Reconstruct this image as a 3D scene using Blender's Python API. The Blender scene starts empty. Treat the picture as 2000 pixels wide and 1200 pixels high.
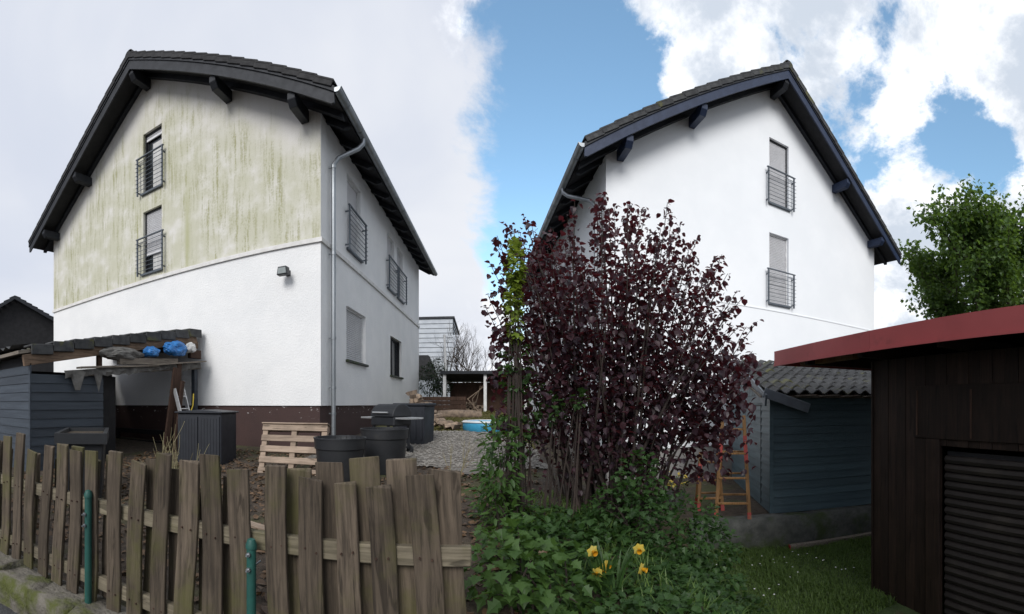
import bpy, bmesh, math, random
from mathutils import Vector, Matrix, noise
R = math.radians
random.seed(7)
SC = bpy.context.scene
COL = SC.collection

# ------------------------------------------------------------------ camera (swept panorama, level)
S, YH, EYE = 850.0, 790.0, 1.5          # pixels per radian, horizon row, eye height (photo is 2000 x 1200)
cam = bpy.data.cameras.new('camera')
cam.type = 'PANO'
cam.panorama_type = 'CENTRAL_CYLINDRICAL'
cam.central_cylindrical_radius = 1.0
cam.central_cylindrical_range_u_min = -1000 / S
cam.central_cylindrical_range_u_max = 1000 / S
cam.central_cylindrical_range_v_min = -(1200 - YH) / S
cam.central_cylindrical_range_v_max = YH / S
cam.clip_start = 0.05
cam.clip_end = 2000
cam_o = bpy.data.objects.new('camera', cam)
COL.objects.link(cam_o)
cam_o.location = (0, 0, EYE)
cam_o.rotation_euler = (R(90), 0, 0)
SC.camera = cam_o

# ------------------------------------------------------------------ exposure, sun, sky
SC.view_settings.view_transform = 'Standard'
SC.view_settings.look = 'None'
SC.view_settings.exposure = 0.68
SC.view_settings.gamma = 1.0
SC.view_settings.use_curve_mapping = False
SUN_AZ, SUN_EL = R(182), R(35)          # clockwise from +Y: behind the viewer, veiled by thin cloud
sun = bpy.data.lights.new('sun', 'SUN')
sun.energy = 1.6
sun.angle = R(28)
sun.color = (1.0, 0.975, 0.94)
sun_o = bpy.data.objects.new('sun', sun)
COL.objects.link(sun_o)
sd = Vector((math.sin(SUN_AZ) * math.cos(SUN_EL), math.cos(SUN_AZ) * math.cos(SUN_EL), math.sin(SUN_EL)))
sun_o.rotation_euler = sd.to_track_quat('Z', 'Y').to_euler()
sun_o.location = (0, 0, 30)


class NT:
    """small helper to write node trees"""
    def __init__(self, tree):
        self.t = tree
        tree.nodes.clear()

    def n(self, kind, **kw):
        node = self.t.nodes.new(kind)
        for k, v in kw.items():
            if k == 'ins':
                for kk, vv in v.items():
                    self.put(node.inputs[kk], vv)
            else:
                setattr(node, k, v)
        return node

    def put(self, sock, v):
        if isinstance(v, bpy.types.NodeSocket):
            self.t.links.new(v, sock)
        elif isinstance(v, bpy.types.Node):
            self.t.links.new(v.outputs[0], sock)
        else:
            if isinstance(v, (tuple, list)) and len(v) == 3 and getattr(sock, 'type', '') == 'RGBA':
                v = (*v, 1.0)
            sock.default_value = v

    def math(self, op, a, b=0.0, c=0.0, clamp=False):
        m = self.n('ShaderNodeMath', operation=op, use_clamp=clamp)
        self.put(m.inputs[0], a); self.put(m.inputs[1], b); self.put(m.inputs[2], c)
        return m.outputs[0]

    def vmath(self, op, a, b=(0, 0, 0)):
        m = self.n('ShaderNodeVectorMath', operation=op)
        self.put(m.inputs[0], a); self.put(m.inputs[1], b)
        return m

    def smooth(self, v, lo, hi, to0=0.0, to1=1.0):
        m = self.n('ShaderNodeMapRange', interpolation_type='SMOOTHSTEP')
        for i, x in enumerate((v, lo, hi, to0, to1)):
            self.put(m.inputs[i], x)
        return m.outputs[0]

    def mix(self, f, a, b, mode='MIX'):
        m = self.n('ShaderNodeMix', data_type='RGBA', blend_type=mode)
        self.put(m.inputs[0], f); self.put(m.inputs[6], a); self.put(m.inputs[7], b)
        return m.outputs[2]

    def noise(self, vec, scale, detail=4.0, rough=0.55, dist=0.0):
        m = self.n('ShaderNodeTexNoise')
        self.put(m.inputs['Vector'], vec); m.inputs['Scale'].default_value = scale
        m.inputs['Detail'].default_value = detail; m.inputs['Roughness'].default_value = rough
        m.inputs['Distortion'].default_value = dist
        return m.outputs[0]


world = bpy.data.worlds.new('World')
SC.world = world
world.use_nodes = True
w = NT(world.node_tree)
sky = w.n('ShaderNodeTexSky', sky_type='NISHITA', sun_disc=False, sun_elevation=SUN_EL, sun_rotation=SUN_AZ,
          air_density=1.2, dust_density=0.6, ozone_density=1.2)
tc = w.n('ShaderNodeTexCoord')
gen = tc.outputs['Generated']
sep = w.n('ShaderNodeSeparateXYZ', ins={0: gen})
X, Y, Z = sep.outputs[0], sep.outputs[1], sep.outputs[2]
# clear air: lift the Nishita blue a little
blue = w.mix(1.0, sky.outputs[0], (1.35, 1.55, 1.50), 'MULTIPLY')
# broken cumulus
warp = w.vmath('MULTIPLY', gen, (1.0, 1.0, 1.35)).outputs[0]
n1 = w.noise(warp, 2.6, 11.0, 0.64, 0.2)
n2 = w.noise(w.vmath('ADD', warp, (3.1, 1.7, 0.4)).outputs[0], 6.0, 8.0, 0.6, 0.3)
dens = w.math('ADD', w.math('MULTIPLY', n1, 0.85), w.math('MULTIPLY', n2, 0.30))


def hole(cx, cy, cz, r0, r1):
    d = w.vmath('DISTANCE', gen, Vector((cx, cy, cz)).normalized()).outputs['Value']
    return w.smooth(d, r0, r1, 1.0, 0.0)


def dirv(px, py):
    a = (px - 1000) / S
    return (math.sin(a), math.cos(a), (YH - py) / S)


h1 = hole(*dirv(1075, 300), 0.10, 0.36)
h2 = hole(*dirv(1900, 250), 0.03, 0.16)
h3 = hole(*dirv(1230, 140), 0.02, 0.16)
bias = w.math('MULTIPLY', h1, 0.40)
bias = w.math('ADD', bias, w.math('MULTIPLY', h2, 0.22))
bias = w.math('ADD', bias, w.math('MULTIPLY', h3, 0.10))
dens = w.math('SUBTRACT', w.math('ADD', dens, 0.115), bias)
cover = w.smooth(dens, 0.515, 0.60)
shade_n = w.noise(w.vmath('ADD', warp, (0.0, 0.0, 0.11)).outputs[0], 4.2, 10.0, 0.62, 0.25)
shade = w.smooth(w.math('ADD', w.math('MULTIPLY', shade_n, 1.0), w.math('MULTIPLY', w.math('SUBTRACT', dens, 0.6), 0.9)), 0.44, 0.66)
cloud_c = w.mix(shade, (7.6, 7.7, 7.9), (4.1, 4.55, 5.2))
broken = w.mix(cover, blue, cloud_c)
# closed overcast deck over the left half, ragged edge
oc_n = w.noise(w.vmath('MULTIPLY', gen, (1.0, 1.0, 1.6)).outputs[0], 1.3, 5.0, 0.5, 0.4)
over_c = w.mix(w.smooth(oc_n, 0.35, 0.68), (4.3, 4.6, 5.3), (5.4, 5.55, 5.9))
edge = w.math('ADD', X, w.math('MULTIPLY', w.math('SUBTRACT', w.noise(gen, 4.0, 9.0, 0.66, 0.3), 0.5), 0.34))
of = w.smooth(edge, -0.085, -0.015, 1.0, 0.0)
skyc = w.mix(of, broken, over_c)
bg = w.n('ShaderNodeBackground', ins={0: skyc, 1: 0.1})
out = w.n('ShaderNodeOutputWorld', ins={0: bg})


# ------------------------------------------------------------------ geometry helpers
def az(px):
    return (px - 1000) / S


def at(px, d):
    """ground-plan point in the direction of photo column px, d metres away"""
    a = az(px)
    return Vector((d * math.sin(a), d * math.cos(a)))


def zz(py, d):
    """height of photo row py on something d metres away"""
    return EYE + (YH - py) / S * d


def sst(x, a, b):
    t = max(0.0, min(1.0, (x - a) / (b - a)))
    return t * t * (3 - 2 * t)


def lerp(a, b, t):
    return a + (b - a) * t


WALL_A, WALL_B = Vector((2.75, 6.32)), Vector((8.3, 4.47))    # centre line of the low retaining wall


def wall_side(x, y):
    d = (WALL_B - WALL_A).normalized()
    n = Vector((-d.y, d.x))
    return (Vector((x, y)) - WALL_A).dot(n)


def hgt(x, y):
    if y < 8: zl = 0.22 * sst(y - 0.131 * min(0.0, x), 1.86, 1.98) + 0.33 * max(0.0, y - 2.2) / 5.8
    elif y < 17: zl = 0.55 + 0.62 * (y - 8) / 9
    else: zl = 1.17 + 0.25 * sst(y, 17, 60)
    if x < -0.6:
        zl += 0
    low = -0.82
    s = wall_side(x, y)
    terr = lerp(low, -0.36, sst(s, -0.02, 0.06))
    terr = lerp(terr, 0.3, sst(y, 10, 26))
    terr = lerp(terr, zl, sst(y, 26, 50))
    t = sst(x + 0.12 * (y - 4), 0.75, 2.5) if y < 9 else sst(x + 0.6, 0.2, 2.5)
    t *= sst(y, -1.0, 2.2) * 0.96 + 0.04
    z = lerp(zl, terr, t)
    z += 0.025 * noise.noise((x * 0.9, y * 0.9, 0)) * sst(abs(y - 1.0), 0.6, 1.6)
    return z


def link(name, me, m, parent=None, loc=None, rot=None):
    o = bpy.data.objects.new(name, me)
    COL.objects.link(o)
    if m is not None and not me.materials:
        me.materials.append(m)
    if parent is not None:
        o.parent = parent
    if loc is not None: o.location = loc
    if rot is not None: o.rotation_euler = rot
    return o


def tag(o, label=None, cat=None, group=None, kind=None):
    if label: o['label'] = label
    if cat: o['category'] = cat
    if group: o['group'] = group
    if kind: o['kind'] = kind
    return o


def thing(name, label, cat, loc=(0, 0, 0), rz=0.0, group=None):
    o = bpy.data.objects.new(name, None)
    o.empty_display_size = 0.2
    COL.objects.link(o)
    o.location = loc
    o.rotation_euler = (0, 0, rz)
    return tag(o, label, cat, group)


class MB:
    def __init__(self, f=None):
        self.v, self.f, self.map, self.sm = [], [], f, False

    def add(self, vs, fs):
        b = len(self.v)
        self.v += [tuple(self.map(*p)) if self.map else tuple(p) for p in vs]
        self.f += [tuple(b + i for i in q) for q in fs]
        return self

    def box(self, x0, x1, y0, y1, z0, z1):
        return self.add([(x0, y0, z0), (x1, y0, z0), (x1, y1, z0), (x0, y1, z0), (x0, y0, z1), (x1, y0, z1), (x1, y1, z1), (x0, y1, z1)],
                        [(0, 3, 2, 1), (4, 5, 6, 7), (0, 1, 5, 4), (1, 2, 6, 5), (2, 3, 7, 6), (3, 0, 4, 7)])

    def bar(self, p, q, a, b, up=(0, 0, 1)):
        """square bar from p to q, a wide (sideways), b high (towards up)"""
        p, q = Vector(p), Vector(q)
        d = (q - p).normalized()
        s = d.cross(Vector(up))
        if s.length < 1e-4: s = d.cross(Vector((0, 1, 0)))
        s.normalize()
        u = s.cross(d).normalized()
        c = []
        for base in (p, q):
            for i, j in ((-1, -1), (1, -1), (1, 1), (-1, 1)):
                c.append(base + s * i * a / 2 + u * j * b / 2)
        return self.add(c, [(0, 3, 2, 1), (4, 5, 6, 7), (0, 1, 5, 4), (1, 2, 6, 5), (2, 3, 7, 6), (3, 0, 4, 7)])

    def tube(self, pts, r, n=10, caps=True):
        pts = [Vector(p) for p in pts]
        rs = r if isinstance(r, (list, tuple)) else [r] * len(pts)
        ring = []
        ref = None
        for i, p in enumerate(pts):
            d = (pts[min(i + 1, len(pts) - 1)] - pts[max(i - 1, 0)])
            if d.length < 1e-6: d = Vector((0, 0, 1))
            d.normalize()
            if ref is None:
                ref = d.orthogonal().normalized()
            ref = (ref - d * ref.dot(d))
            if ref.length < 1e-5: ref = d.orthogonal()
            ref.normalize()
            b = d.cross(ref)
            ring.append([p + (ref * math.cos(k * 2 * math.pi / n) + b * math.sin(k * 2 * math.pi / n)) * rs[i] for k in range(n)])
        vs = [q for rr in ring for q in rr]
        fs = []
        for i in range(len(pts) - 1):
            for k in range(n):
                k2 = (k + 1) % n
                fs.append((i * n + k, i * n + k2, (i + 1) * n + k2, (i + 1) * n + k))
        if caps:
            fs.append(tuple(range(n - 1, -1, -1)))
            fs.append(tuple((len(pts) - 1) * n + k for k in range(n)))
        self.sm = True
        return self.add(vs, fs)

    def lathe(self, prof, c=(0, 0, 0), n=28, sx=1.0):
        vs, fs = [], []
        for (r, z) in prof:
            for k in range(n):
                a = k * 2 * math.pi / n
                vs.append((c[0] + r * math.cos(a) * sx, c[1] + r * math.sin(a), c[2] + z))
        for i in range(len(prof) - 1):
            for k in range(n):
                k2 = (k + 1) % n
                fs.append((i * n + k, i * n + k2, (i + 1) * n + k2, (i + 1) * n + k))
        self.sm = True
        return self.add(vs, fs)

    def prism(self, poly, y0, y1):
        """poly of (x, z) extruded along y"""
        n = len(poly)
        vs = [(x, y0, z) for x, z in poly] + [(x, y1, z) for x, z in poly]
        fs = [tuple(range(n)), tuple(range(2 * n - 1, n - 1, -1))]
        for i in range(n):
            j = (i + 1) % n
            fs.append((i, i + n, j + n, j))
        return self.add(vs, fs)

    def quad(self, a, b, c, d):
        return self.add([a, b, c, d], [(0, 1, 2, 3)])

    def mesh(self, name, smooth=None, fix=True, bevel=0.0):
        me = bpy.data.meshes.new(name)
        me.from_pydata(self.v, [], self.f)
        if fix or bevel:
            bm = bmesh.new(); bm.from_mesh(me)
            if bevel:
                bmesh.ops.bevel(bm, geom=bm.edges[:], offset=bevel, segments=1, affect='EDGES', clamp_overlap=True)
            bmesh.ops.recalc_face_normals(bm, faces=bm.faces[:])
            bm.to_mesh(me); bm.free()
        if self.sm if smooth is None else smooth:
            me.polygons.foreach_set('use_smooth', [True] * len(me.polygons))
            me.set_sharp_from_angle(angle=R(40))
        me.update()
        return me

    def build(self, name, m, parent=None, loc=None, rot=None, smooth=None, fix=True, bevel=0.0):
        return link(name, self.mesh(name, smooth, fix, bevel), m, parent, loc, rot)


# ------------------------------------------------------------------ materials
MATS = {}


def mat(name, c1, c2=None, scale=4.0, rough=0.75, bump=0.25, bscale=None, stretch=(1, 1, 1), metal=0.0, rnd=0.0,
        detail=6.0, dirt=None, dirt_scale=1.2, dirt_lo=0.5, dirt_hi=0.7, spec=0.4, bdist=0.01):
    m = bpy.data.materials.new(name)
    m.use_nodes = True
    t = NT(m.node_tree)
    tcn = t.n('ShaderNodeTexCoord')
    oi = t.n('ShaderNodeObjectInfo')
    off = t.vmath('SCALE', (13.1, 7.7, 3.9)); t.put(off.inputs['Scale'], oi.outputs['Random'])
    vec0 = t.vmath('ADD', tcn.outputs['Object'], off.outputs[0]).outputs[0]
    vec = t.vmath('MULTIPLY', vec0, stretch).outputs[0]
    nz = t.noise(vec, scale, detail, 0.6)
    col = t.mix(t.smooth(nz, 0.3, 0.7), c1, c2 or tuple(x * 0.75 for x in c1))
    if dirt:
        col = t.mix(t.smooth(t.noise(vec0, dirt_scale, 6.0, 0.6), dirt_lo, dirt_hi), col, dirt)
    if rnd:
        f = t.math('ADD', t.math('MULTIPLY', oi.outputs['Random'], 2 * rnd), 1 - rnd)
        cc = t.n('ShaderNodeCombineColor', ins={0: f, 1: f, 2: f})
        col = t.mix(1.0, col, cc.outputs[0], 'MULTIPLY')
    bs = t.n('ShaderNodeBsdfPrincipled', ins={'Base Color': col, 'Metallic': metal, 'Specular IOR Level': spec})
    rn = t.math('ADD', t.math('MULTIPLY', t.math('SUBTRACT', nz, 0.5), 0.25), rough)
    t.put(bs.inputs['Roughness'], rn)
    if bump:
        bz = t.noise(vec, bscale or scale * 4, 5.0, 0.6)
        b = t.n('ShaderNodeBump', ins={'Strength': bump, 'Distance': bdist, 'Height': bz})
        t.put(bs.inputs['Normal'], b.outputs[0])
    t.n('ShaderNodeOutputMaterial', ins={0: bs})
    MATS[name] = m
    return m


def leaf_mat(name, c1, c2, trans, tmix=0.35, rough=0.5):
    m = bpy.data.materials.new(name)
    m.use_nodes = True
    t = NT(m.node_tree)
    g = t.n('ShaderNodeNewGeometry')
    rp = g.outputs['Random Per Island']
    oi = t.n('ShaderNodeObjectInfo')
    f = t.math('FRACT', t.math('ADD', rp, oi.outputs['Random']))
    col = t.mix(f, c1, c2)
    bs = t.n('ShaderNodeBsdfPrincipled', ins={'Base Color': col, 'Roughness': rough, 'Specular IOR Level': 0.35})
    tr = t.n('ShaderNodeBsdfTranslucent', ins={0: t.mix(f, trans, tuple(x * 0.6 for x in trans))})
    mx = t.n('ShaderNodeMixShader', ins={0: tmix, 1: bs, 2: tr})
    t.n('ShaderNodeOutputMaterial', ins={0: mx})
    MATS[name] = m
    return m


def stucco_dirty(name, ridge, slope):
    m = bpy.data.materials.new(name)
    m.use_nodes = True
    t = NT(m.node_tree)
    tcn = t.n('ShaderNodeTexCoord')
    v = tcn.outputs['Object']
    s = t.n('ShaderNodeSeparateXYZ', ins={0: v})
    x, z = s.outputs[0], s.outputs[2]
    under = t.math('SUBTRACT', t.math('SUBTRACT', ridge, t.math('MULTIPLY', t.math('ABSOLUTE', x), slope)), z)
    fine = t.noise(t.vmath('MULTIPLY', v, (9.5, 9.5, 0.8)).outputs[0], 1.0, 8.0, 0.68, 0.15)
    mid = t.noise(t.vmath('MULTIPLY', v, (1.5, 1.5, 0.3)).outputs[0], 1.0, 4.0, 0.55)
    grain = t.noise(v, 22.0, 4.0, 0.7)
    wash = t.smooth(t.math('ADD', under, t.math('MULTIPLY', t.math('SUBTRACT', mid, 0.5), 2.2)), 0.1, 1.9)
    blot = t.noise(v, 1.7, 5.0, 0.6)
    st = t.smooth(t.math('ADD', t.math('ADD', t.math('MULTIPLY', fine, 0.62), t.math('MULTIPLY', grain, 0.26)), t.math('MULTIPLY', blot, 0.12)), 0.485, 0.60)
    base = t.mix(t.noise(v, 3.0, 4.0), (0.66, 0.64, 0.615), (0.73, 0.715, 0.70))
    # yellow-grey film, then green algae in fine runs
    c = t.mix(t.math('MULTIPLY', t.smooth(blot, 0.2, 0.6), t.math('MULTIPLY', wash, 0.85)), base, (0.49, 0.485, 0.37))
    c = t.mix(t.math('MULTIPLY', st, t.math('MULTIPLY', t.math('MULTIPLY', wash, t.smooth(mid, 0.30, 0.60)), 0.88)), c, (0.29, 0.285, 0.145))
    # one long run below the edge of the upper balcony
    dx = t.math('ABSOLUTE', t.math('SUBTRACT', t.math('ADD', x, t.math('MULTIPLY', fine, 0.10)), 1.45))
    run = t.math('MULTIPLY', t.smooth(dx, 0.0, 0.15, 1.0, 0.0), t.smooth(z, 5.0, 7.6, 1.0, 0.0))
    c = t.mix(t.math('MULTIPLY', run, 0.5), c, (0.33, 0.335, 0.13))
    bs = t.n('ShaderNodeBsdfPrincipled', ins={'Base Color': c, 'Roughness': 0.92, 'Specular IOR Level': 0.2})
    bn = t.n('ShaderNodeBump', ins={'Strength': 0.55, 'Distance': 0.012, 'Height': t.noise(v, 34.0, 4.0, 0.65)})
    t.put(bs.inputs['Normal'], bn.outputs[0])
    t.n('ShaderNodeOutputMaterial', ins={0: bs})
    return m


def wood_mat(name, c1, c2, moss=None, rough=0.85, axis=2, gscale=26.0, bump=0.5, rnd=0.18):
    """grain runs along the object's own axis"""
    m = bpy.data.materials.new(name)
    m.use_nodes = True
    t = NT(m.node_tree)
    tcn = t.n('ShaderNodeTexCoord')
    oi = t.n('ShaderNodeObjectInfo')
    off = t.vmath('SCALE', (17.3, 9.1, 5.3)); t.put(off.inputs['Scale'], oi.outputs['Random'])
    v = t.vmath('ADD', tcn.outputs['Object'], off.outputs[0]).outputs[0]
    st = [1.0, 1.0, 1.0]; st[axis] = 0.05
    gr = t.noise(t.vmath('MULTIPLY', v, tuple(st)).outputs[0], gscale * 2.2, 7.0, 0.68, 0.35)
    st[axis] = 0.11
    cr = t.noise(t.vmath('MULTIPLY', v, tuple(st)).outputs[0], gscale, 4.0, 0.5, 0.6)
    pat = t.noise(v, 3.2, 4.0, 0.55)
    col = t.mix(t.smooth(gr, 0.33, 0.68), c1, c2)
    col = t.mix(t.math('MULTIPLY', t.smooth(pat, 0.42, 0.68), 0.55), col, tuple(x * 0.42 for x in c1))
    crack = t.smooth(cr, 0.60, 0.68)
    col = t.mix(t.math('MULTIPLY', crack, 0.75), col, tuple(x * 0.25 for x in c1))
    if moss:
        mo = t.smooth(t.noise(v, 2.1, 5.0, 0.65), 0.47, 0.68)
        col = t.mix(t.math('MULTIPLY', mo, 0.7), col, moss)
    f = t.math('ADD', t.math('MULTIPLY', oi.outputs['Random'], 2 * rnd), 1 - rnd)
    cc = t.n('ShaderNodeCombineColor', ins={0: f, 1: f, 2: f})
    col = t.mix(1.0, col, cc.outputs[0], 'MULTIPLY')
    bs = t.n('ShaderNodeBsdfPrincipled', ins={'Base Color': col, 'Roughness': rough, 'Specular IOR Level': 0.25})
    hh = t.math('SUBTRACT', gr, t.math('MULTIPLY', crack, 0.8))
    bn = t.n('ShaderNodeBump', ins={'Strength': bump, 'Distance': 0.006, 'Height': hh})
    t.put(bs.inputs['Normal'], bn.outputs[0])
    t.n('ShaderNodeOutputMaterial', ins={0: bs})
    MATS[name] = m
    return m


def glass_mat(name):
    m = bpy.data.materials.new(name)
    m.use_nodes = True
    t = NT(m.node_tree)
    bs = t.n('ShaderNodeBsdfPrincipled', ins={'Base Color': (0.02, 0.024, 0.028), 'Roughness': 0.06, 'Specular IOR Level': 0.8})
    tcn = t.n('ShaderNodeTexCoord')
    bn = t.n('ShaderNodeBump', ins={'Strength': 0.05, 'Distance': 0.02, 'Height': t.noise(tcn.outputs['Object'], 2.0, 2.0)})
    t.put(bs.inputs['Normal'], bn.outputs[0])
    t.n('ShaderNodeOutputMaterial', ins={0: bs})
    return m


def peeling(name):
    m = bpy.data.materials.new(name)
    m.use_nodes = True
    t = NT(m.node_tree)
    tcn = t.n('ShaderNodeTexCoord'); v = tcn.outputs['Object']
    s = t.n('ShaderNodeSeparateXYZ', ins={0: v})
    base = t.mix(t.noise(v, 2.5, 5.0), (0.060, 0.030, 0.026), (0.036, 0.020, 0.019))
    top = t.smooth(s.outputs[2], 0.35, 0.95)
    chip = t.smooth(t.math('ADD', t.noise(t.vmath('MULTIPLY', v, (1, 1, 2.2)).outputs[0], 7.0, 7.0, 0.7), t.math('MULTIPLY', top, 0.10)), 0.715, 0.735)
    base = t.mix(chip, base, (0.55, 0.54, 0.53))
    bs = t.n('ShaderNodeBsdfPrincipled', ins={'Base Color': base, 'Roughness': 0.8})
    bn = t.n('ShaderNodeBump', ins={'Strength': 0.4, 'Distance': 0.01, 'Height': t.noise(v, 30.0, 4.0)})
    t.put(bs.inputs['Normal'], bn.outputs[0])
    t.n('ShaderNodeOutputMaterial', ins={0: bs})
    return m


M_white = mat('white_stucco', (0.80, 0.80, 0.80), (0.74, 0.745, 0.75), 1.3, 0.92, 0.7, 28.0, spec=0.2, bdist=0.016)
M_white_new = mat('fresh_white_render', (0.86, 0.88, 0.905), (0.80, 0.825, 0.855), 0.5, 0.9, 0.25, 50.0, spec=0.2)
M_trim = mat('trim_white', (0.72, 0.71, 0.70), (0.60, 0.59, 0.57), 5.0, 0.8, 0.15, 40.0)
M_plinth = peeling('brown_peeling_plinth')
M_plinth2 = mat('grey_plinth', (0.30, 0.29, 0.28), (0.22, 0.21, 0.20), 2.0, 0.9, 0.4, 30)
M_dark = mat('anthracite_wood_stain', (0.020, 0.023, 0.030), (0.012, 0.014, 0.019), 5.0, 0.62, 0.25, 30.0, stretch=(1, 0.3, 1))
M_navy = mat('navy_wood_stain', (0.020, 0.034, 0.075), (0.014, 0.024, 0.055), 5.0, 0.55, 0.2, 30.0)
M_black = mat('near_black_wood', (0.012, 0.012, 0.014), (0.007, 0.007, 0.009), 5.0, 0.7, 0.2, 30.0)
M_tile = mat('dark_concrete_tile', (0.030, 0.030, 0.032), (0.018, 0.018, 0.020), 9.0, 0.8, 0.35, 60.0, rnd=0.25)
M_tile_m = mat('mossy_tile', (0.060, 0.062, 0.064), (0.032, 0.033, 0.036), 7.0, 0.85, 0.4, 50.0, rnd=0.2, dirt=(0.085, 0.085, 0.035), dirt_scale=2.2, dirt_lo=0.56, dirt_hi=0.68)
M_zinc = mat('zinc', (0.34, 0.36, 0.38), (0.24, 0.26, 0.28), 4.0, 0.42, 0.08, 30.0, metal=0.75, stretch=(1, 1, 0.3))
M_rail = mat('grey_powder_coat', (0.115, 0.135, 0.16), (0.09, 0.105, 0.125), 6.0, 0.5, 0.05)
M_shut = mat('grey_shutter', (0.70, 0.70, 0.72), (0.64, 0.64, 0.66), 3.0, 0.6, 0.05, rnd=0.06)
M_frame_d = mat('dark_window_frame', (0.022, 0.024, 0.028), None, 6.0, 0.45, 0.03)
M_frame_w = mat('white_window_frame', (0.75, 0.75, 0.75), None, 6.0, 0.5, 0.03)
M_glass = glass_mat('window_glass')
M_curtain = mat('curtain', (0.62, 0.62, 0.60), (0.5, 0.5, 0.5), 14.0, 0.9, 0.3, stretch=(1, 1, 0.1))
M_fence = wood_mat('weathered_fence_wood', (0.118, 0.092, 0.068), (0.042, 0.033, 0.025), moss=(0.080, 0.077, 0.028), rnd=0.22)
M_rail_wood = wood_mat('weathered_rail_wood', (0.20, 0.172, 0.124), (0.10, 0.085, 0.06), moss=(0.095, 0.09, 0.04), axis=0)
M_beam = wood_mat('old_beam', (0.24, 0.165, 0.115), (0.115, 0.080, 0.058), axis=1)
M_plank = wood_mat('grey_plank', (0.23, 0.20, 0.165), (0.12, 0.10, 0.085), axis=1)
M_pallet = wood_mat('pallet_wood', (0.40, 0.31, 0.24), (0.25, 0.19, 0.145), axis=0, rnd=0.15)
M_brown = wood_mat('dark_brown_cladding', (0.034, 0.020, 0.014), (0.016, 0.010, 0.008), axis=2, gscale=16, rough=0.6, bump=0.3, rnd=0.3)
M_rust = wood_mat('rust_brown_timber', (0.085, 0.048, 0.034), (0.040, 0.024, 0.018), axis=2)
M_clad = mat('blue_grey_cladding', (0.040, 0.052, 0.068), (0.026, 0.034, 0.046), 3.0, 0.55, 0.35, 50.0, stretch=(0.25, 0.25, 3), rnd=0.14)
M_clad2 = mat('petrol_cladding', (0.070, 0.112, 0.132), (0.050, 0.082, 0.100), 3.0, 0.5, 0.35, 50.0, stretch=(0.25, 0.25, 3), rnd=0.12)
M_red = mat('red_metal_fascia', (0.45, 0.090, 0.090), (0.38, 0.075, 0.076), 1.3, 0.5, 0.04, dirt=(0.17, 0.045, 0.045), dirt_scale=3.0, dirt_lo=0.55, dirt_hi=0.8)
M_alu = mat('aluminium', (0.62, 0.63, 0.64), (0.5, 0.51, 0.52), 9.0, 0.4, 0.05, metal=0.7)
M_plastic = mat('black_plastic', (0.024, 0.026, 0.029), (0.018, 0.019, 0.022), 5.0, 0.48, 0.05, dirt=(0.06, 0.058, 0.052), dirt_scale=2.5, dirt_lo=0.55, dirt_hi=0.85)
M_box = mat('anthracite_box', (0.022, 0.025, 0.032), (0.016, 0.018, 0.024), 5.0, 0.5, 0.1)
M_blue = mat('blue_plastic_film', (0.03, 0.19, 0.50), (0.02, 0.13, 0.38), 6.0, 0.35, 0.5, 16.0)
M_felt = mat('torn_roofing_felt', (0.17, 0.165, 0.155), (0.085, 0.08, 0.075), 6.0, 0.9, 0.6, 20.0)
M_green_post = mat('green_painted_steel', (0.018, 0.085, 0.070), (0.013, 0.060, 0.052), 8.0, 0.5, 0.08)
M_soil = mat('leaf_litter_soil', (0.075, 0.055, 0.040), (0.035, 0.027, 0.020), 9.0, 0.95, 0.9, 30.0, dirt=(0.060, 0.065, 0.022), dirt_scale=1.1, bdist=0.03)
M_asphalt = mat('asphalt', (0.075, 0.076, 0.078), (0.045, 0.045, 0.047), 40.0, 0.9, 0.8, 90.0, bdist=0.015)
M_kerb = mat('mossy_kerb_stone', (0.17, 0.155, 0.13), (0.10, 0.09, 0.075), 8.0, 0.95, 0.9, 25.0, dirt=(0.075, 0.085, 0.020), dirt_scale=2.6, dirt_lo=0.46, dirt_hi=0.6, bdist=0.03)
M_grass = mat('turf', (0.055, 0.088, 0.025), (0.036, 0.060, 0.018), 6.0, 0.95, 0.9, 40.0, dirt=(0.075, 0.065, 0.03), dirt_scale=3.0, dirt_lo=0.55, dirt_hi=0.75, bdist=0.03)
M_grass_dry = mat('winter_lawn', (0.135, 0.125, 0.045), (0.085, 0.085, 0.030), 5.0, 0.95, 0.9, 30.0, bdist=0.03)
M_gravel = mat('gravel_bed', (0.26, 0.24, 0.215), (0.13, 0.12, 0.105), 26.0, 0.9, 1.0, 60.0, bdist=0.03)
M_stone = mat('gravel_stone', (0.36, 0.34, 0.31), (0.20, 0.185, 0.17), 8.0, 0.85, 0.3, rnd=0.4)
M_concrete = mat('mossy_concrete', (0.105, 0.108, 0.10), (0.055, 0.058, 0.055), 5.0, 0.95, 0.8, 26.0, dirt=(0.045, 0.062, 0.024), dirt_scale=2.0, dirt_lo=0.48, dirt_hi=0.66, bdist=0.02)
M_bark = mat('bark', (0.085, 0.068, 0.055), (0.042, 0.034, 0.028), 10.0, 0.9, 0.8, 30.0, stretch=(1, 1, 0.2))
M_bark_h = mat('hazel_bark', (0.050, 0.036, 0.030), (0.026, 0.020, 0.018), 10.0, 0.85, 0.4, 30.0, stretch=(1, 1, 0.3))
M_twig = mat('pale_twig', (0.27, 0.235, 0.13), (0.17, 0.15, 0.085), 10.0, 0.85, 0.2)
M_log = mat('split_firewood', (0.30, 0.225, 0.165), (0.13, 0.10, 0.08), 9.0, 0.9, 0.6, 40.0, rnd=0.35)
M_grey_clad = mat('grey_metal_cladding', (0.40, 0.43, 0.47), (0.34, 0.37, 0.41), 2.0, 0.5, 0.05)
M_pool = mat('pool_blue', (0.06, 0.33, 0.52), (0.045, 0.27, 0.45), 3.0, 0.35, 0.03)
M_lwood = wood_mat('yellow_ladder_wood', (0.30, 0.165, 0.065), (0.17, 0.088, 0.036), axis=2, rough=0.65)
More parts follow.
